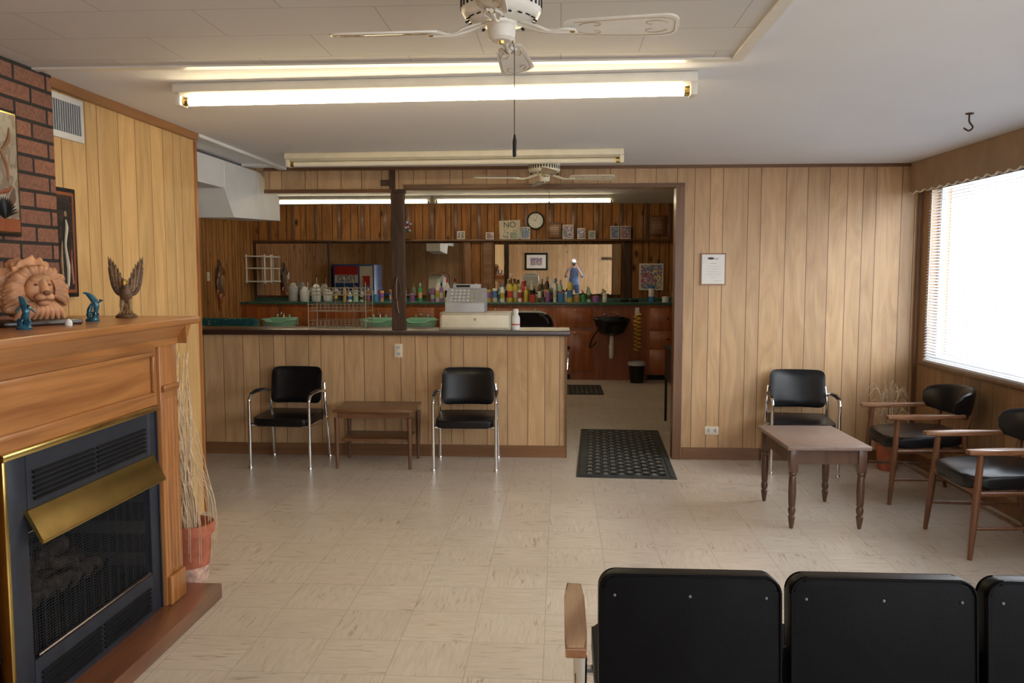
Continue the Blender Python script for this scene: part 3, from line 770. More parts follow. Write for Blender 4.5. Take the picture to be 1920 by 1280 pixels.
# ------------------------------------------------------------------ chairs
def chrome_chair(name, loc, rot):
    b = B(name); r = .0125
    for sx in (-1, 1):
        x = sx * .245
        b.tube([(x, -.235, .006), (x, -.235, .50), (x, -.228, .555), (x, -.19, .59), (x, -.10, .600), (x, .06, .595), (x * .98, .17, .575)], r, M_chrome, 10, 4)
        b.tube([(x, .245, .006), (x * .98, .20, .30), (x * .96, .17, .50), (x * .90, .20, .64)], r, M_chrome, 10, 4)
        b.tube([(x, -.235, .352), (x, .195, .340)], .010, M_chrome, 8)
        b.tube([(x, -.20, .596), (x, -.10, .608), (x, .05, .602)], [.011, .015, .011], M_vinyl, 10, 4)
        b.lathe([(0, 0), (.016, 0), (.016, .02), (.013, .024), (0, .024)], (x, -.235, 0), M_chrome, 12)
        b.lathe([(0, 0), (.016, 0), (.016, .02), (.013, .024), (0, .024)], (x, .245, 0), M_chrome, 12)
    b.tube([(-.245, -.20, .345), (.245, -.20, .345)], .010, M_chrome, 8)
    b.tube([(-.24, .18, .335), (.24, .18, .335)], .010, M_chrome, 8)
    M = Matrix.Translation((0, -.02, .352)) @ Matrix.Rotation(R(2), 4, 'X')
    b.prism(rrect(.455, .44, .05), .062, M_vinyl, M, .018, 4)
    b.tube([(x, y, .058) for x, y in rrect(.452, .437, .05, 3)], .004, M_vinyl, 5, 0, M, True)
    tb = bmesh.new(); nx, nz = 16, 10; W, H, T = .43, .30, .05
    grid = {}
    for side in (0, 1):
        for i in range(nx + 1):
            for j in range(nz + 1):
                u = i / nx * 2 - 1; v = j / nz * 2 - 1
                cr = .05
                px = u * W / 2; pz = v * H / 2
                ex = max(0, abs(px) - (W / 2 - cr)); ez = max(0, abs(pz) - (H / 2 - cr))
                if ex > 0 and ez > 0:
                    l = math.hypot(ex, ez); mm = max(ex, ez)
                    k = mm / l; px = math.copysign(W / 2 - cr + ex * k, px); pz = math.copysign(H / 2 - cr + ez * k, pz)
                edge = (1 - abs(u) ** 6) * (1 - abs(v) ** 6)
                t = T / 2 * (.25 + .75 * edge ** .5)
                cur = -.05 * (u * u)
                y = cur + (t if side else -t)
                grid[side, i, j] = tb.verts.new((px, y + pz * .16, pz))
    for side in (0, 1):
        for i in range(nx):
            for j in range(nz):
                q = [grid[side, i, j], grid[side, i + 1, j], grid[side, i + 1, j + 1], grid[side, i, j + 1]]
                tb.faces.new(q if side == 0 else list(reversed(q)))
    per = [(i, 0) for i in range(nx)] + [(nx, j) for j in range(nz)] + [(i, nz) for i in range(nx, 0, -1)] + [(0, j) for j in range(nz, 0, -1)]
    for a, c in zip(per, per[1:] + per[:1]):
        tb.faces.new([grid[0, c[0], c[1]], grid[0, a[0], a[1]], grid[1, a[0], a[1]], grid[1, c[0], c[1]]])
    bmesh.ops.recalc_face_normals(tb, faces=tb.faces[:])
    b.merge(tb, M_vinyl, Matrix.Translation((0, .20, .625)))
    return b.done(loc, rot, angle=50)
c0 = chrome_chair('chrome_armchair', (-2.195, 6.575, 0), R(-3))
copy_obj(c0, (-.745, 6.575, 0), R(2))
copy_obj(c0, (1.90, 6.58, 0), R(-6))

def wood_armchair(name, loc, rot):
    b = B(name)
    for sx in (-1, 1):
        b.tube([(sx * .275, -.27, 0), (sx * .262, -.245, .30), (sx * .255, -.225, .585)], [.013, .022, .017], M_teakd, 8, 3)
        b.tube([(sx * .235, .30, 0), (sx * .225, .25, .25), (sx * .222, .22, .45), (sx * .235, .25, .60)], [.013, .021, .020, .015], M_teakd, 8, 3)
        arm = [(-.025, -.30), (.028, -.30), (.036, -.22), (.034, -.10), (.020, .05), (.012, .20), (-.016, .21), (-.022, .05), (-.036, -.10), (-.038, -.22)]
        M = Matrix.Translation((sx * .265, 0, .585)) @ Matrix.Rotation(R(1.5), 4, 'X') @ Matrix.Diagonal((sx, 1, 1, 1))
        b.prism(arm, .026, M_teak, M, .006, 2)
        b.tube([(sx * .268, -.255, .17), (sx * .232, .27, .17)], .011, M_teakd, 8)
        b.tube([(sx * .260, -.235, .36), (sx * .223, .235, .36)], [.017, .017], M_teakd, 8)
    b.tube([(-.26, -.235, .365), (.26, -.235, .365)], .019, M_teakd, 8); b.tube([(-.222, .225, .36), (.222, .225, .36)], .019, M_teakd, 8)
    b.tube([(-.25, .01, .17), (.25, .01, .17)], .011, M_teakd, 8)
    b.prism(rrect(.50, .50, .10), .075, M_vinyl, Matrix.Translation((0, -.02, .385)) @ Matrix.Rotation(R(3), 4, 'X'), .025, 4)
    tb = bmesh.new(); n = 22; rings = []
    for i in range(n + 1):
        a = R(-78 + 156 * i / n); u = abs(i / n * 2 - 1)
        h = .105 * (1 - .45 * u ** 3); t = .024 * (1 - .5 * u ** 4)
        if i in (0, n): h *= .5; t *= .4
        rr = .275; cx = rr * math.sin(a); cy = .08 + rr * .85 * math.cos(a)
        nx_, ny_ = math.sin(a), math.cos(a)
        ring = []
        for k in range(12):
            th = 2 * math.pi * k / 12
            ct, st_ = math.cos(th), math.sin(th)
            oz = math.copysign(abs(st_) ** .6, st_) * h; on = math.copysign(abs(ct) ** .7, ct) * t + oz * .18
            ring.append(tb.verts.new((cx + nx_ * on, cy + ny_ * on, .665 + oz)))
        rings.append(ring)
    for p, q in zip(rings, rings[1:]):
        for k in range(12): tb.faces.new([p[k], q[k], q[(k + 1) % 12], p[(k + 1) % 12]])
    tb.faces.new(rings[0]); tb.faces.new(list(reversed(rings[-1])))
    bmesh.ops.recalc_face_normals(tb, faces=tb.faces[:])
    b.merge(tb, M_vinyl)
    return b.done(loc, rot, angle=50)
w0 = wood_armchair('wooden_armchair', (2.50, 5.86, 0), R(-92))
copy_obj(w0, (2.50, 4.79, 0), R(-90))

b = B('side_table')
b.box(-1.79, -1.155, 6.38, 6.82, .455, .478, M_walnutx, .003)
b.box(-1.76, -1.185, 6.41, 6.79, .405, .455, M_walnutx)
b.box(-1.74, -1.205, 6.43, 6.78, .215, .235, M_walnutx, .002)
for x in (-1.765, -1.18):
    for y in (6.405, 6.795):
        b.cyl((x, y, 0), (x, y, .41), .012, M_walnut, 10, .021)
b.done()
b = B('end_table')
W, L = .50, .70
b.box(-W / 2, W / 2, -L / 2, L / 2, .49, .515, M_tabtop, .004)
b.box(-W / 2 + .03, W / 2 - .03, -L / 2 + .03, L / 2 - .03, .40, .49, M_tableg)
lp = [(0, 0), (.010, 0), (.016, .03), (.022, .075), (.015, .082), (.020, .095), (.023, .11), (.021, .125), (.017, .135), (.021, .145), (.024, .23), (.021, .315), (.017, .325), (.023, .335), (.023, .345), (.018, .352), (0, .352)]
for x in (-W / 2 + .045, W / 2 - .045):
    for y in (-L / 2 + .045, L / 2 - .045):
        b.lathe(lp, (x, y, 0), M_tableg, 14); b.box(x - .025, x + .025, y - .025, y + .025, .35, .49, M_tableg, .003)
b.done((1.615, 5.34, 0), R(1.5))

# foreground gang chairs
b = B('waiting_chair_row')
for i, cx in enumerate((.333, .812, 1.291)):
    M = Matrix.Translation((cx, 2.065, .568)) @ Matrix.Rotation(R(90 - 6), 4, 'X')
    b.prism(rrect(.458, .44, .042, 8), .055, M_vinylm, M @ Matrix.Translation((0, 0, -.03)), .014, 4)
    for zz in (.027, -.032):
        b.tube([(x, y, zz) for x, y in rrect(.452, .434, .042, 8)], .0035, M_vinylm, 6, 0, M, True)
    for bx in (-.19, 0, .19):
        b.sphere((bx, .165, .027), (.004, .004, .003), M_grey2, 10, 6, M)
    b.prism(rrect(.458, .46, .05, 8), .07, M_vinylm, Matrix.Translation((cx, 2.34, .37)) @ Matrix.Rotation(R(3), 4, 'X'), .02, 4)
for x in (.045, 1.58):
    arm = [(-.026, 0), (.026, 0), (.030, .10), (.030, .34), (.024, .44), (-.020, .445), (-.028, .34), (-.028, .10)]
    b.prism(arm, .028, M_teak, Matrix.Translation((x, 1.995, .592)), .007, 3)
for x in (.06, 1.565):
    b.tube([(x, 2.02, .595), (x, 2.06, .35), (x, 1.98, .012)], .014, M_chrome, 10, 4)
    b.tube([(x, 2.38, .595), (x, 2.44, .35), (x, 2.50, .012)], .014, M_chrome, 10, 4)
    b.tube([(x, 2.05, .33), (x, 2.46, .33)], .012, M_chrome, 10)
b.tube([(.06, 2.12, .34), (1.565, 2.12, .34)], .016, M_chrome, 10); b.tube([(.06, 2.45, .34), (1.565, 2.45, .34)], .016, M_chrome, 10)
for x in (.5725, 1.0515):
    b.tube([(x, 2.10, .34), (x, 2.08, .60)], .010, M_black, 10)
b.done()

# ------------------------------------------------------------------ mats
def mat(name, w, l, loc, rot):
    b = B(name)
    b.box(-w / 2, w / 2, -l / 2, l / 2, 0, .006, M_rubber, .002)
    s = .062; nx = int((w - .10) / s); ny = int((l - .10) / s)
    for i in range(nx):
        for j in range(ny):
            x = -nx * s / 2 + (i + .5) * s; y = -ny * s / 2 + (j + .5) * s
            if (i + j) % 2: b.box(x - .027, x + .027, y - .016, y + .016, .005, .012, M_black)
            else: b.box(x - .016, x + .016, y - .027, y + .027, .005, .012, M_grey2)
    for a in (-1, 1):
        b.box(-w / 2 + .02, w / 2 - .02, a * (l / 2 - .035) - .008, a * (l / 2 - .035) + .008, .005, .011, M_rubber)
        b.box(a * (w / 2 - .035) - .008, a * (w / 2 - .035) + .008, -l / 2 + .02, l / 2 - .02, .005, .011, M_rubber)
    return b.done(loc, rot)
mat('rubber_floor_mat', .76, 1.95, (.555, 7.18, 0), R(-2.5))
mat('rubber_floor_mat', .55, .9, (.30, 11.0, 0), 0)

# ------------------------------------------------------------------ wall items
def outlet(name, M):
    b = B(name)
    b.prism(rrect(.07, .115, .006), .006, M_outlet, M, .002, 2)
    for s_ in (-.027, .027):
        b.prism(rrect(.034, .028, .012), .003, M_grey, M @ Matrix.Translation((0, s_, .006)))
        for k in (-.007, .007): b.box(k - .0015, k + .0015, s_ - .006, s_ + .006, .0085, .0095, M_ink, M=M)
    return b.done()
outlet('electrical_outlet', frameM((-1.36, D, .90), (1, 0, 0), (0, 0, 1), (0, -1, 0)))
outlet('electrical_outlet', frameM((1.27, D, .245), (0, 0, 1), (-1, 0, 0), (0, -1, 0)))
b = B('framed_certificate')
Mf = frameM((1.255, D, 1.585), (1, 0, 0), (0, 0, 1), (0, -1, 0))
b.prism(rrect(.205, .262, .003), .014, M_frame, Mf); b.box(-.092, .092, -.12, .12, .013, .0155, M_paper, M=Mf)
b.sphere((-.02, .088, .016), (.028, .010, .001), M_ink, 12, 6, Mf); b.sphere((.025, .084, .016), (.020, .007, .001), M_grey, 12, 6, Mf)
for i, wd in enumerate((.05, .11, .12, .10, .12, .06)):
    b.box(-wd / 2, wd / 2, .045 - i * .022, .0475 - i * .022, .0155, .0162, M_ink if i == 0 else M_grey, M=Mf)
b.box(.01, .07, -.098, -.095, .0155, .0162, M_grey, M=Mf)
b.done()

# ------------------------------------------------------------------ counter-top items
CZ = 1.075
b = B('cash_register')
b.prism([(0, 0), (.30, 0), (.30, .15), (.24, .20), (.17, .20), (.04, .085), (0, .075)], .335, M_grey, frameM((-.1675, -.15, 0), (0, 1, 0), (0, 0, 1), (1, 0, 0)), .008, 2)
for i in range(7):
    for j in range(4):
        M = Matrix.Translation((-.12 + i * .035, -.10 + j * .032, .098 + j * .0275)) @ Matrix.Rotation(R(41), 4, 'X')
        b.box(-.012, .012, -.010, .010, -.002, .005, M_white if i < 5 else M_beige, .002, 1, M)
b.box(-.12, .12, .02, .10, .2, .235, M_grey, .006); b.box(-.09, .03, .018, .02, .208, .228, M_black)
b.done((-.805, 7.12, CZ + .148))
b = B('till_drawer')
b.box(-.30, .30, -.16, .20, 0, .146, M_beige, .005); b.box(-.285, .285, -.165, -.158, .02, .125, M_cream, .003); b.lathe([(0, 0), (.012, 0), (.012, .004), (0, .005)], (0, 0, 0), M_chrome, 12, M=frameM((.0, -.165, .09), (1, 0, 0), (0, 0, 1), (0, -1, 0)))
b.tube([(-.28, -.168, .14), (-.30, -.17, .10), (-.31, -.1, .005)], .003, M_red, 6, 3)
b.done((-.71, 7.08, CZ + .001))
b = B('wire_display_rack')
r_ = .0024; W, Dp = .50, .26
for x in (-W / 2, W / 2):
    for y in (-Dp / 2, Dp / 2): b.tube([(x, y, 0), (x, y, .44 if y > 0 else .40)], .0038, M_wire, 6)
for zb in (.01, .15, .29):
    for zz in (zb, zb + .03, zb + .06):
        b.tube([(-W / 2, -Dp / 2, zz), (W / 2, -Dp / 2, zz), (W / 2, Dp / 2, zz), (-W / 2, Dp / 2, zz)], r_, M_wire, 5, 0, None, True)
    for k in range(15):
        x = -W / 2 + W * k / 14
        b.tube([(x, -Dp / 2, zb + .06), (x, -Dp / 2, zb), (x, Dp / 2, zb), (x, Dp / 2, zb + .06)], r_ * .8, M_wire, 5)
for k in range(7): b.tube([(-W / 2 + W * k / 6, Dp / 2, .01), (-W / 2 + W * k / 6, Dp / 2, .44)], r_ * .8, M_wire, 5)
b.done((-1.91, 7.13, CZ))
b = B('spray_bottle'); b.lathe([(0, 0), (.034, 0), (.036, .01), (.036, .10), (.028, .12), (.020, .13), (.022, .14), (.026, .15), (.022, .175), (0, .178)], (0, 0, 0), M_paper, 18); b.lathe([(0.0365, .04), (.0368, .04), (.0368, .05), (.0365, .05)], (0, 0, 0), M_red, 18); b.done((-.372, 7.0, CZ))

# ------------------------------------------------------------------ back room
CFY = 12.05; CT = 1.13; XA = XBL + .004; XZ = XR - .004; YZ = YB - .024
b = B('salon_cabinet')
b.box(XA, .16, CFY, YZ, .08, CT - .035, M_redwood); b.box(.16, 1.27, CFY, YZ, .0, CT - .035, M_redpanel); b.box(1.27, XZ, CFY, YZ, .08, CT - .035, M_redwood)
b.box(XA, .16, CFY + .05, YZ, 0, .08, M_black); b.box(1.27, XZ, CFY + .05, YZ, 0, .08, M_black)
b.box(XA, XZ, CFY - .03, YZ, CT - .035, CT, M_greenct, .004)
x = XBL + .06
while x < 0:
    for (z0, z1) in ((.13, .72), (.77, 1.05)):
        b.box(x, x + .52, CFY - .018, CFY, z0, z1, M_redwood, .005); b.box(x + .05, x + .47, CFY - .024, CFY - .016, z0 + .05, z1 - .05, M_redwood, .004)
        b.lathe([(0, 0), (.012, 0), (.014, .012), (0, .016)], (0, 0, 0), M_brass, 10, M=frameM((x + .26, CFY - .018, z1 - .03), (1, 0, 0), (0, 0, 1), (0, -1, 0)))
    x += .58
for x in (1.30, 1.86):
    for (z0, z1) in ((.13, .45), (.48, .72), (.75, 1.05)):
        b.box(x, x + .52, CFY - .018, CFY, z0, z1, M_redwood, .005); b.box(x + .05, x + .47, CFY - .024, CFY - .016, z0 + .05, z1 - .05, M_redwood, .004)
        b.lathe([(0, 0), (.014, 0), (.016, .014), (0, .02)], (0, 0, 0), M_black, 10, M=frameM((x + .26, CFY - .02, (z0 + z1) / 2), (1, 0, 0), (0, 0, 1), (0, -1, 0)))
b.done()
simple('trim_backsplash', [(XA, XZ, YB - .02, YB, CT, CT + .05)], M_greenct)
def bowl(name, m, loc, trap=True):
    b = B(name)
    tb = bmesh.new(); seg = 28; rings = []
    for (rx, ry, z) in ((.25, .24, .02), (.27, .26, .05), (.255, .245, .06), (.22, .21, .0), (.15, .14, -.10), (.03, .03, -.13)):
        rings.append([tb.verts.new((rx * math.cos(2 * math.pi * i / seg), ry * math.sin(2 * math.pi * i / seg) * (1 if math.sin(2 * math.pi * i / seg) > 0 else .9), z + .03 * (math.sin(2 * math.pi * i / seg) < -.8) * -1)) for i in range(seg)])
    outer = []
    for (rx, ry, z) in ((.24, .23, -.02), (.17, .16, -.15), (.05, .05, -.19)):
        outer.append([tb.verts.new((rx * math.cos(2 * math.pi * i / seg), ry * math.sin(2 * math.pi * i / seg), z)) for i in range(seg)])
    seq = list(reversed(outer)) + rings
    for p, q in zip(seq, seq[1:]):
        for k in range(seg): tb.faces.new([p[k], p[(k + 1) % seg], q[(k + 1) % seg], q[k]])
    tb.faces.new(list(reversed(seq[0]))); tb.faces.new(seq[-1])
    b.merge(tb, m)
    b.box(-.20, .20, .15, .27, -.05, .07, m, .02, 3)
    b.tube([(0, .20, .06), (0, .20, .13), (0, .12, .15), (0, .08, .12)], .010, M_chrome, 8, 4)
    for sx in (-1, 1): b.lathe([(0, 0), (.018, 0), (.022, .03), (.010, .045), (0, .045)], (sx * .09, .20, .07), M_chrome, 10)
    if trap:
        b.tube([(0, 0, -.19), (0, 0, -.42), (0, .05, -.50), (0, .10, -.42), (0, .14, -.36), (0, .245, -.36)], .030, M_paper, 10, 4)
        b.tube([(-.1, .24, -.05), (-.25, .1, -.2), (-.3, .2, -.38), (-.2, .24, -.3)], .010, M_black, 6, 5)
    return b.done(loc)
bowl('shampoo_bowl', M_vinyl, (.74, CFY - .272, .86))
for x in (-4.05, -2.62, -2.0): bowl('mint_shampoo_bowl', M_mint, (x, CFY - .31, .84), False)
b = B('coiled_hose')
pts = [(.05 * math.cos(t * .7) , .03 * math.sin(t * .7), .52 - t * .0065) for t in range(80)]
b.tube([(0, .05, .56)] + pts, .010, M_yellow, 6); b.box(-.03, .03, .05, .075, .5, .62, M_paper, .005); b.done((1.12, CFY - .08, .44))
b = B('waste_basket'); b.lathe([(0, 0), (.09, 0), (.115, .29), (.12, .30), (.112, .30), (.088, .012), (0, .012)], (0, 0, 0), M_black, 20)
b.lathe([(.119, .25), (.124, .25), (.125, .302), (.113, .305), (.108, .27)], (0, 0, 0), M_grey, 20); b.done((1.10, 11.78, 0))
b = B('cabinet_outlet_plate'); b.box(.265, .335, CFY - .007, CFY - .001, .89, 1.005, M_outlet, .002)
for z in (.925, .97): b.box(.285, .315, CFY - .009, CFY - .006, z - .012, z + .012, M_grey)
b.done()
def mirror(name, x0, x1, z0, z1, yaw=0, tilt=0, frame=M_dark):
    b = B(name); w, h = x1 - x0, z1 - z0
    b.box(-w / 2, w / 2, 0, .012, -h / 2, h / 2, frame)
    b.box(-w / 2 + .012, w / 2 - .012, -.002, 0, -h / 2 + .012, h / 2 - .012, M_mirror)
    for a in (-w / 2, w / 2 - .015): b.box(a, a + .015, -.008, .0, -h / 2, h / 2, frame)
    o = b.done(((x0 + x1) / 2, YB - .055, (z0 + z1) / 2)); o.rotation_euler = (tilt, 0, yaw); return o
mirror('wall_mirror', -4.70, -3.56, 1.20, 2.02)
mirror('wall_mirror', -3.54, -2.45, 1.20, 2.02)
mirror('wall_mirror', -2.40, -1.48, 1.20, 2.02)
mirror('wall_mirror', -1.0, .93, 1.22, 2.00, R(-.95), R(.55))
b = B('wall_ledge'); b.box(-4.7, 1.75, YB - .12, YB, 2.035, 2.065, M_trim, .004); b.done()
for (x, w_, z1, m_) in ((-1.40, .10, 2.03, M_frame), (-1.10, .13, 2.03, M_base), (1.02, .10, 2.03, M_dark)):
    b = B('live_edge_plank')
    L_ = []; Rr = []
    for i in range(13):
        z = CT + .06 + (z1 - CT - .06) * i / 12
        L_.append((-w_ / 2 + .018 * noise.noise(Vector((x, z * 4, 0))), z)); Rr.append((w_ / 2 + .018 * noise.noise(Vector((x + 5, z * 4, 0))), z))
    b.prism(L_ + list(reversed(Rr)), .03, m_, frameM((x, YB - .003, 0), (1, 0, 0), (0, 0, 1), (0, -1, 0))); b.done()
b = B('trim_battens')
x = -4.5
while x < 2.8:
    b.box(x, x + .05, YB - .018, YB, 2.066, BH, M_trimv, .004); x += .36
b.done()
# clock
b = B('wall_clock')
Mc = frameM((-.37, YB - .018, 2.345), (1, 0, 0), (0, 0, 1), (0, -1, 0))
b.lathe([(0, 0), (.13, 0), (.135, .02), (.125, .032), (.112, .030), (.110, .018), (0, .018)], (0, 0, 0), M_black, 36, Mc)
b.lathe([(0, .018), (.110, .018), (.110, .020), (0, .020)], (0, 0, 0), M_paper, 36, Mc)
for i in range(12):
    a = R(30 * i); b.text(str(12 if i == 0 else i), .026, M_ink, Mc @ Matrix.Translation((.088 * math.sin(a), .088 * math.cos(a), .021)), .0003)
b.box(-.003, .003, -.01, .055, .022, .024, M_ink, M=Mc @ Matrix.Rotation(R(60), 4, 'Z')); b.box(-.002, .002, -.012, .08, .024, .026, M_ink, M=Mc @ Matrix.Rotation(R(-20), 4, 'Z'))
b.done()
b = B('handwritten_sign')
Ms = frameM((-.76, YB - .065, 2.22), (1, 0, 0), (0, 0, 1), (0, -1, 0)) @ Matrix.Rotation(R(2), 4, 'Z')
b.box(-.16, .16, -.15, .13, 0, .004, M_beige, M=Ms); b.text('NO', .12, M_ink, Ms @ Matrix.Translation((.0, .06, .005))); b.text('Credit', .09, M_ink, Ms @ Matrix.Translation((0, -.05, .005)))
b.done()
cols = [(.5, .4, .45), (.15, .3, .5), (.45, .15, .12), (.6, .55, .45), (.12, .3, .2), (.1, .2, .55), (.5, .3, .4)]
for i, (x, w_, h_) in enumerate(((-1.06, .12, .10), (-.82, .10, .12), (-.70, .13, .11), (-.52, .14, .18), (.12, .16, .21), (.32, .12, .16), (.82, .13, .19), (.98, .15, .19), (-1.5, .12, .12), (.48, .10, .12))):
    b = B('photo_print'); Mp = frameM((x, YB - .09, 2.067 + h_ / 2 + .002), (1, 0, 0), (0, .12, 1), (0, -1, .0))
    b.box(-w_ / 2, w_ / 2, -h_ / 2, h_ / 2, 0, .006, M_paper, M=Mp); pm = art_mat('photo_%d' % i, None, [tuple(min(1, c * k) for c in cols[(i + j) % 7]) for j, k in enumerate((1, .3, 1.3, .6))], 22 + i)
    b.box(-w_ / 2 + .008, w_ / 2 - .008, -h_ / 2 + .008, h_ / 2 - .008, .005, .0075, pm, M=Mp); b.done()
for x, z, w_, h_ in ((-.08, 2.20, .20, .24), (1.46, 2.27, .24, .30)):
    b = B('wall_plaque'); b.box(x - w_ / 2, x + w_ / 2, YB - .048, YB - .018, z - h_ / 2, z + h_ / 2, M_trim, .006); b.box(x - w_ / 2 + .03, x + w_ / 2 - .03, YB - .052, YB - .046, z - h_ / 2 + .03, z + h_ / 2 - .03, M_frame, .003)
    for k in range(4): b.box(x - w_ * .28, x + w_ * .28, YB - .0535, YB - .0515, z - .05 + k * .03, z - .045 + k * .03, M_beige)
    b.done()
b = B('wall_poster'); b.box(1.20, 1.56, YB - .02, YB, 1.30, 1.70, M_paper); b.box(1.22, 1.54, YB - .024, YB - .018, 1.32, 1.68, M_art3); b.done()
b = B('hanging_flower_basket')
b.lathe([(0, 0), (.05, 0), (.085, .10), (.08, .105), (.045, .01), (0, .01)], (0, 0, 0), M_base, 16)
for i in range(26):
    a = random.uniform(0, 6.28); r1 = random.uniform(.02, .09); h1 = random.uniform(.12, .26)
    b.tube([(r1 * .3 * math.cos(a), r1 * .3 * math.sin(a), .05), (r1 * math.cos(a), r1 * math.sin(a), h1)], .003, M_greenct, 4)
    b.sphere((r1 * math.cos(a), r1 * math.sin(a), h1), (.022, .022, .018), (M_purple, M_red, M_paper)[i % 3], 8, 6)
b.done((-2.32, YB - .13, 2.066))
bc = [plain('bottle_%d' % i, c, .25, var=.1) for i, c in enumerate([(.75, .72, .66), (.05, .38, .12), (.65, .52, .08), (.55, .08, .05), (.08, .25, .55), (.02, .02, .02), (.70, .42, .18), (.45, .65, .50), (.85, .85, .85), (.35, .14, .45), (.12, .06, .03), (.60, .56, .45)])]
def bottle(b, loc, h, r1, m, m2, m3, st):
    if st < .55: b.lathe([(0, 0), (r1, 0), (r1, h * .68), (r1 * .55, h * .78), (r1 * .4, h * .80), (r1 * .4, h * .84), (0, h * .84)], loc, m, 12); b.lathe([(0, h * .84), (r1 * .5, h * .84), (r1 * .45, h), (0, h)], loc, m2, 10)
    elif st < .8: b.lathe([(0, 0), (r1, 0), (r1, h * .6), (r1 * .9, h * .62), (0, h * .62)], loc, m, 12); b.tube([(loc[0], loc[1], loc[2] + h * .6), (loc[0], loc[1], loc[2] + h * .85), (loc[0] - .03, loc[1], loc[2] + h * .86)], .006, m2, 6, 2)
    else: b.lathe([(0, 0), (r1 * 1.3, 0), (r1 * 1.3, h * .35), (r1 * 1.35, h * .35), (r1 * 1.35, h * .45), (0, h * .45)], loc, m, 14)
    b.lathe([(r1 * 1.005, h * .2), (r1 * 1.015, h * .2), (r1 * 1.015, h * .5), (r1 * 1.005, h * .5)], loc, m3, 12)
b = B('toiletry_bottles')
for row, (ys, x, xe, hm) in enumerate(((-.50, -1.75, .20, .37), (-.36, -1.9, .16, .37), (-.42, -3.35, -2.0, .28), (-.42, .25, .75, .22), (-.40, 1.55, 1.9, .24))):
    while x < xe:
        bottle(b, (x, YB + ys + random.uniform(-.03, .03), CT), random.uniform(.15, hm), random.uniform(.026, .044), random.choice(bc), random.choice(bc), random.choice(bc), random.random())
        x += random.uniform(.08, .14)
b.done()
b = B('glass_jars')
for x, h in ((-4.05, .28), (-3.87, .22), (-3.69, .26), (-3.51, .18)):
    b.lathe([(0, 0), (.06, 0), (.072, .02), (.072, h * .75), (.05, h * .8), (.052, h * .85), (.03, h), (0, h)], (x, YB - .27, CT), M_grey if x < -4 else bc[8], 18)
b.done()
b = B('disinfectant_jar'); b.lathe([(0, 0), (.045, 0), (.045, .20), (.05, .205), (.05, .23), (.02, .25), (0, .25)], (0, 0, 0), bc[4], 18); b.lathe([(.046, .08), (.0465, .08), (.0465, .2), (.046, .2)], (0, 0, 0), bc[8], 18); b.done((1.36, YB - .27, CT))
b = B('hair_clippers')
for x in (.9, 1.05): b.box(x, x + .12, YB - .3, YB - .25, CT, CT + .04, M_black, .01); b.tube([(x, YB - .27, CT + .02), (x - .1, YB - .2, CT + .01), (x - .05, YB - .1, CT + .012)], .004, M_black, 6, 4)
b.done()
b = B('arched_tabletop_mirror')
ar = [(-.17, 0), (.17, 0), (.17, .36)] + [(.17 * math.cos(R(a)), .36 + .09 * math.sin(R(a))) for a in range(15, 180, 15)] + [(-.17, .36)]
Ma = frameM((-1.85, YB - .16, CT + .001), (1, 0, 0), (0, .08, 1), (0, -1, 0)); b.prism(ar, .02, M_trimv, Ma); b.prism([(x * .82, .03 + y * .87) for x, y in ar], .003, M_mirror, Ma @ Matrix.Translation((0, 0, .019))); b.done()

# barber chair
b = B('barber_chair')
b.lathe([(0, 0), (.32, 0), (.33, .02), (.28, .05), (.08, .08), (.06, .10), (.06, .40), (0, .40)], (0, 0, 0), M_chrome, 28)
b.box(-.28, .28, -.27, .27, .42, .56, M_vinyl, .04, 4); b.box(-.25, .25, -.24, .24, .38, .42, M_chrome)
Mb = Matrix.Translation((0, -.27, .83)) @ Matrix.Rotation(R(90 + 8), 4, 'X')
b.prism(rrect(.54, .62, .14, 8), .12, M_vinyl, Mb @ Matrix.Translation((0, 0, -.06)), .035, 4)
for sx in (-1, 1):
    b.tube([(sx * .31, .22, .45), (sx * .32, .22, .66), (sx * .32, -.05, .70), (sx * .31, -.24, .68)], .018, M_chrome, 8, 3); b.box(sx * .32 - .035, sx * .32 + .035, -.2, .2, .69, .73, M_vinyl, .015, 3)
b.tube([(-.18, .25, .42), (-.18, .45, .15), (.18, .45, .15), (.18, .25, .42)], .015, M_chrome, 8); b.box(-.2, .2, .40, .52, .12, .14, M_chrome)
b.done((-.27, 9.3, 0), R(-14))
b = B('black_console_table')
b.box(1.09, 1.55, 7.75, 8.75, .77, .80, M_black, .004); b.box(1.11, 1.53, 7.77, 8.73, .45, .77, M_black)
for x in (1.11, 1.50):
    for y in (7.79, 8.71): b.cyl((x + .01, y, 0), (x + .01, y, .46), .013, M_black, 8)
b.done()
b = B('patterned_bench')
b.box(-.45, .45, -.35, .35, .06, .50, M_teal_cloth, .04, 3); b.box(-.45, .45, .22, .40, .3, 1.0, M_teal_cloth, .05, 3)
for sx in (-1, 1): b.box(sx * .38 - .08, sx * .38 + .08, -.35, .35, .2, .68, M_teal_cloth, .04, 3)
for x in (-.4, .4):
    for y in (-.3, .33): b.cyl((x, y, 0), (x, y, .08), .02, M_dark, 8)
b.done((-4.17, 9.7, 0))
b = B('drink_vending_machine')
b.box(-4.66, -3.80, 7.62, 8.36, .03, 1.74, M_blue, .015)
b.box(-4.66, -3.80, 7.65, 8.33, 0, .03, M_black)
b.box(-4.62, -4.14, 8.355, 8.372, .12, 1.70, M_blue); b.box(-4.62, -4.14, 8.37, 8.376, 1.36, 1.52, M_paper); b.box(-4.62, -4.14, 8.37, 8.376, 1.52, 1.70, M_red)
b.text('FIZZI', .17, M_blue, frameM((-4.38, 8.378, 1.44), (-1, 0, 0), (0, 0, 1), (0, 1, 0)))
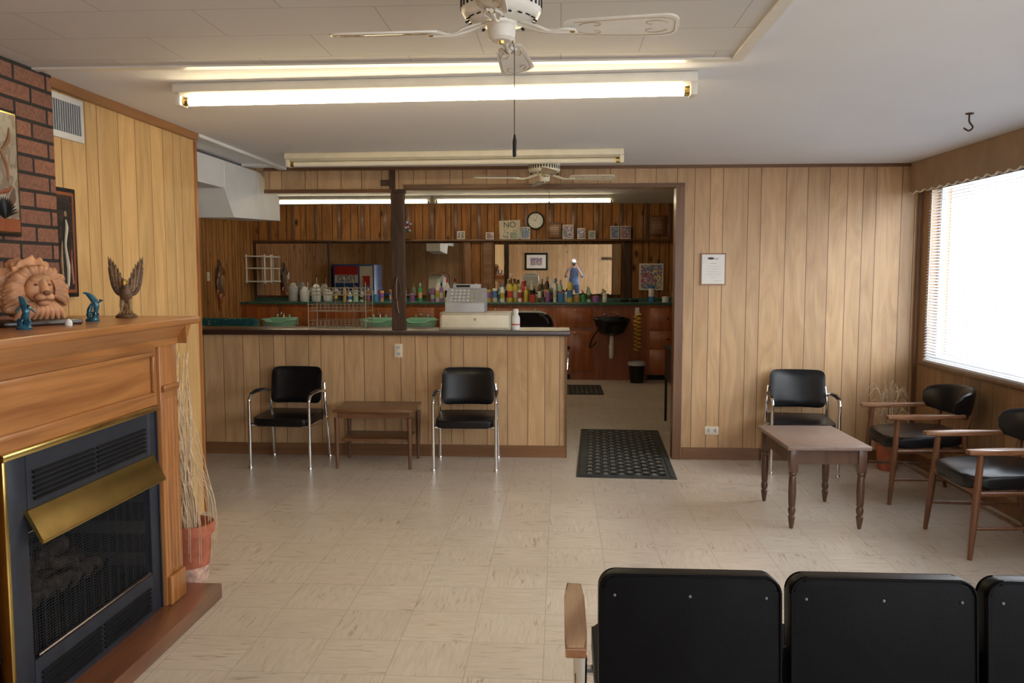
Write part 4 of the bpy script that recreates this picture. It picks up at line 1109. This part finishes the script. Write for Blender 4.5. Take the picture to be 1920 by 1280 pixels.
b.box(-4.10, -3.84, 8.355, 8.372, .5, 1.70, M_paper); b.box(-4.05, -3.89, 8.37, 8.378, .9, 1.5, M_red); b.box(-4.05, -3.89, 8.377, 8.382, 1.15, 1.3, M_blue); b.box(-4.07, -3.87, 8.37, 8.376, .56, .8, M_black)
b.done()
b = B('corner_shelf')
for z in (1.42, 1.62, 1.80): b.box(-4.738, -4.42, YB - .40, YB - .08, z, z + .018, M_white, .003)
for x, y in ((-4.72, YB - .38), (-4.44, YB - .38), (-4.44, YB - .10)): b.cyl((x, y, 1.40), (x, y, 1.84), .012, M_white, 8)
b.done()
def carved(loc):
    b = B('carved_wall_ornament')
    b.sphere((0.03, 0, 0), (.04, .10, .17), M_walnutx, 16, 12); b.sphere((.06, 0, .02), (.03, .05, .10), M_gold, 14, 10)
    b.tube([(.03, 0, .15), (.04, 0, .26), (.02, 0, .32)], [.03, .02, .008], M_walnut, 8, 3); b.tube([(.03, 0, -.15), (.04, 0, -.24), (.02, 0, -.32)], [.035, .03, .008], M_redwood, 8, 3)
    for s_ in (-1, 1):
        b.tube([(.03, s_ * .08, .08), (.04, s_ * .14, .14), (.03, s_ * .11, .22)], [.018, .014, .004], M_walnut, 8, 3); b.tube([(.03, s_ * .07, -.10), (.04, s_ * .12, -.16), (.02, s_ * .08, -.22)], [.014, .010, .004], M_redwood, 8, 3)
    b.done(loc)
carved((XBL, 11.25, 1.42))
b = B('light_switch'); b.box(XBL, XBL + .006, 10.9, 10.98, 1.45, 1.57, M_outlet, .002); b.box(XBL + .006, XBL + .012, 10.93, 10.95, 1.49, 1.53, M_outlet); b.done()
b = B('corner_dried_grass')
b.lathe([(0, 0), (.07, 0), (.09, .20), (.10, .21), (.085, .21), (0, .19)], (0, 0, 0), M_terra, 20)
for i in range(75):
    a = random.uniform(0, 6.28); s_ = random.uniform(.02, .12); h = random.uniform(.42, .70)
    b.tube([(.02 * math.cos(a), .02 * math.sin(a), .19), (s_ * .5 * math.cos(a), s_ * .5 * math.sin(a), h * .8), (s_ * math.cos(a) * 1.1, s_ * math.sin(a), h), (s_ * math.cos(a) * 1.6, s_ * 1.3 * math.sin(a), h - .06)], .0032, M_straw, 4, 3)
b.done((2.60, 6.62, 0))
b = B('rear_wall_picture'); b.box(-1.75, -.95, YF, YF + .03, 1.35, 1.95, M_black, .005); b.box(-1.68, -1.02, YF + .028, YF + .033, 1.42, 1.88, M_paper); b.box(-1.55, -1.15, YF + .032, YF + .036, 1.52, 1.78, M_art3); b.done()
b = B('coat_rack_board'); b.box(.9, 1.6, YF, YF + .03, 1.7, 1.8, M_dark, .005)
for k in range(4): b.tube([(1.0 + k * .17, YF + .03, 1.75), (1.0 + k * .17, YF + .09, 1.74), (1.0 + k * .17, YF + .10, 1.78)], .008, M_brass, 6, 3)
b.done()

# ------------------------------------------------------------------ photographer (seen in the mirror)
def person():
    P = []; E = []; Rr = []
    def add(p, r, par=None):
        P.append(p); Rr.append(r); i = len(P) - 1
        if par is not None: E.append((par, i))
        return i
    pel = add((0, 0, .95), (.15, .11)); wa = add((0, 0, 1.10), (.135, .10), pel); ch = add((0, 0, 1.30), (.16, .11), wa); nk0 = add((0, .0, 1.44), (.085, .07), ch)
    nk = add((0, .01, 1.50), .052, nk0); hd0 = add((0, .02, 1.58), (.066, .075), nk); hd1 = add((0, .02, 1.66), (.075, .092), hd0); hd2 = add((0, .01, 1.735), (.055, .066), hd1)
    for s in (-1, 1):
        sh = add((s * .17, 0, 1.40), .062, nk0); el = add((s * .27, .10, 1.17), .042, sh); wr = add((s * .11, .27, 1.48), .027, el); pa = add((s * .085, .29, 1.54), (.036, .022), wr)
        for k in range(4):
            f1 = add((s * (.085 - .012 * k) , .305, 1.575 - k * .018), .0095, pa); f2 = add((s * (.055 - .010 * k), .318, 1.585 - k * .018), .0085, f1); add((s * (.035 - .006 * k), .312, 1.582 - k * .018), .0075, f2)
        t1 = add((s * .065, .27, 1.52), .010, pa); add((s * .045, .265, 1.525), .009, t1)
        hp = add((s * .10, 0, .86), .092, pel); kn = add((s * .12, .02, .49), .058, hp); an = add((s * .13, -.01, .09), .040, kn); fo = add((s * .135, .06, .045), (.042, .035), an); add((s * .14, .15, .035), (.040, .028), fo)
    tb = skin_mesh(P, E, Rr, 2)
    me = bpy.data.meshes.new('body'); tb.to_mesh(me); tb.free()
    for m in (M_skin, M_shirt, M_jeans, M_hair, M_black): me.materials.append(m)
    for p in me.polygons:
        c = p.center; p.use_smooth = True
        if c.z < .075: p.material_index = 4
        elif c.z < .95: p.material_index = 2
        elif c.y > .16 or c.z > 1.475: p.material_index = 3 if (c.z > 1.685 or (c.z > 1.59 and c.y < -.005)) and c.y < .12 else 0
        else: p.material_index = 1
    e = bpy.data.objects.new('photographer', None); COL.objects.link(e)
    o = bpy.data.objects.new('body', me); COL.objects.link(o); o.parent = e
    f = B('face_features')
    f.tube([(0, .105, 1.665), (0, .125, 1.635), (0, .118, 1.628)], [.008, .014, .010], M_skin, 8, 3)
    f.tube([(-.025, .100, 1.600), (0, .108, 1.598), (.025, .100, 1.600)], .005, M_redpanel, 6, 3)
    for s in (-1, 1):
        f.sphere((s * .03, .098, 1.668), (.012, .008, .008), M_paper, 10, 8); f.sphere((s * .03, .106, 1.668), (.005, .003, .005), M_ink, 8, 6)
        f.sphere((s * .078, .015, 1.65), (.010, .020, .030), M_skin, 10, 8)
    f.done(parent=e)
    k = B('handheld_camera'); k.box(-.07, .07, .235, .30, 1.535, 1.635, M_black, .012, 3); k.cyl((0, .30, 1.58), (0, .38, 1.58), .036, M_black, 20); k.box(-.03, .03, .24, .30, 1.635, 1.665, M_black, .008)
    k.box(-.03, .03, .25, .29, 1.66, 1.715, M_black, .006); k.box(-.030, .030, .285, .31, 1.672, 1.712, M_lens, .004); k.done(parent=e)
    e.location = (.0, -.75, 0)
person()

# ------------------------------------------------------------------ light
w = bpy.data.worlds.new('sky'); sc.world = w; w.use_nodes = True
bg = w.node_tree.nodes['Background']; bg.inputs[0].default_value = (.90, .95, 1.0, 1); bg.inputs[1].default_value = 6.0
def portal(loc, rot, sx, sy):
    l = bpy.data.lights.new('window_portal', 'AREA'); l.shape = 'RECTANGLE'; l.size = sx; l.size_y = sy
    try: l.cycles.is_portal = True
    except Exception: return
    o = bpy.data.objects.new('window_portal', l); COL.objects.link(o); o.location = loc; o.rotation_euler = rot
portal((XR + .13, (WY0 + WY1) / 2, (WZ0 + WZ1) / 2), (0, R(90), 0), WZ1 - WZ0, WY1 - WY0)
portal((XR + .13, (VY0 + VY1) / 2, (WZ0 + WZ1) / 2), (0, R(90), 0), WZ1 - WZ0, VY1 - VY0)
portal((2.2, YF - .13, 1.05), (R(90), 0, 0), .9, 2.1)

sc.view_settings.view_transform = 'Standard'
sc.view_settings.exposure = 0.42

# ------------------------------------------------------------------ camera
cam = bpy.data.cameras.new('camera'); cam.lens = 1550 / 1920 * 36; cam.sensor_width = 36; cam.clip_start = .05
co = bpy.data.objects.new('camera', cam); COL.objects.link(co)
co.location = (0, 0, 1.55); co.rotation_euler = (R(90 - 4.7), 0, R(3.3))
sc.camera = co
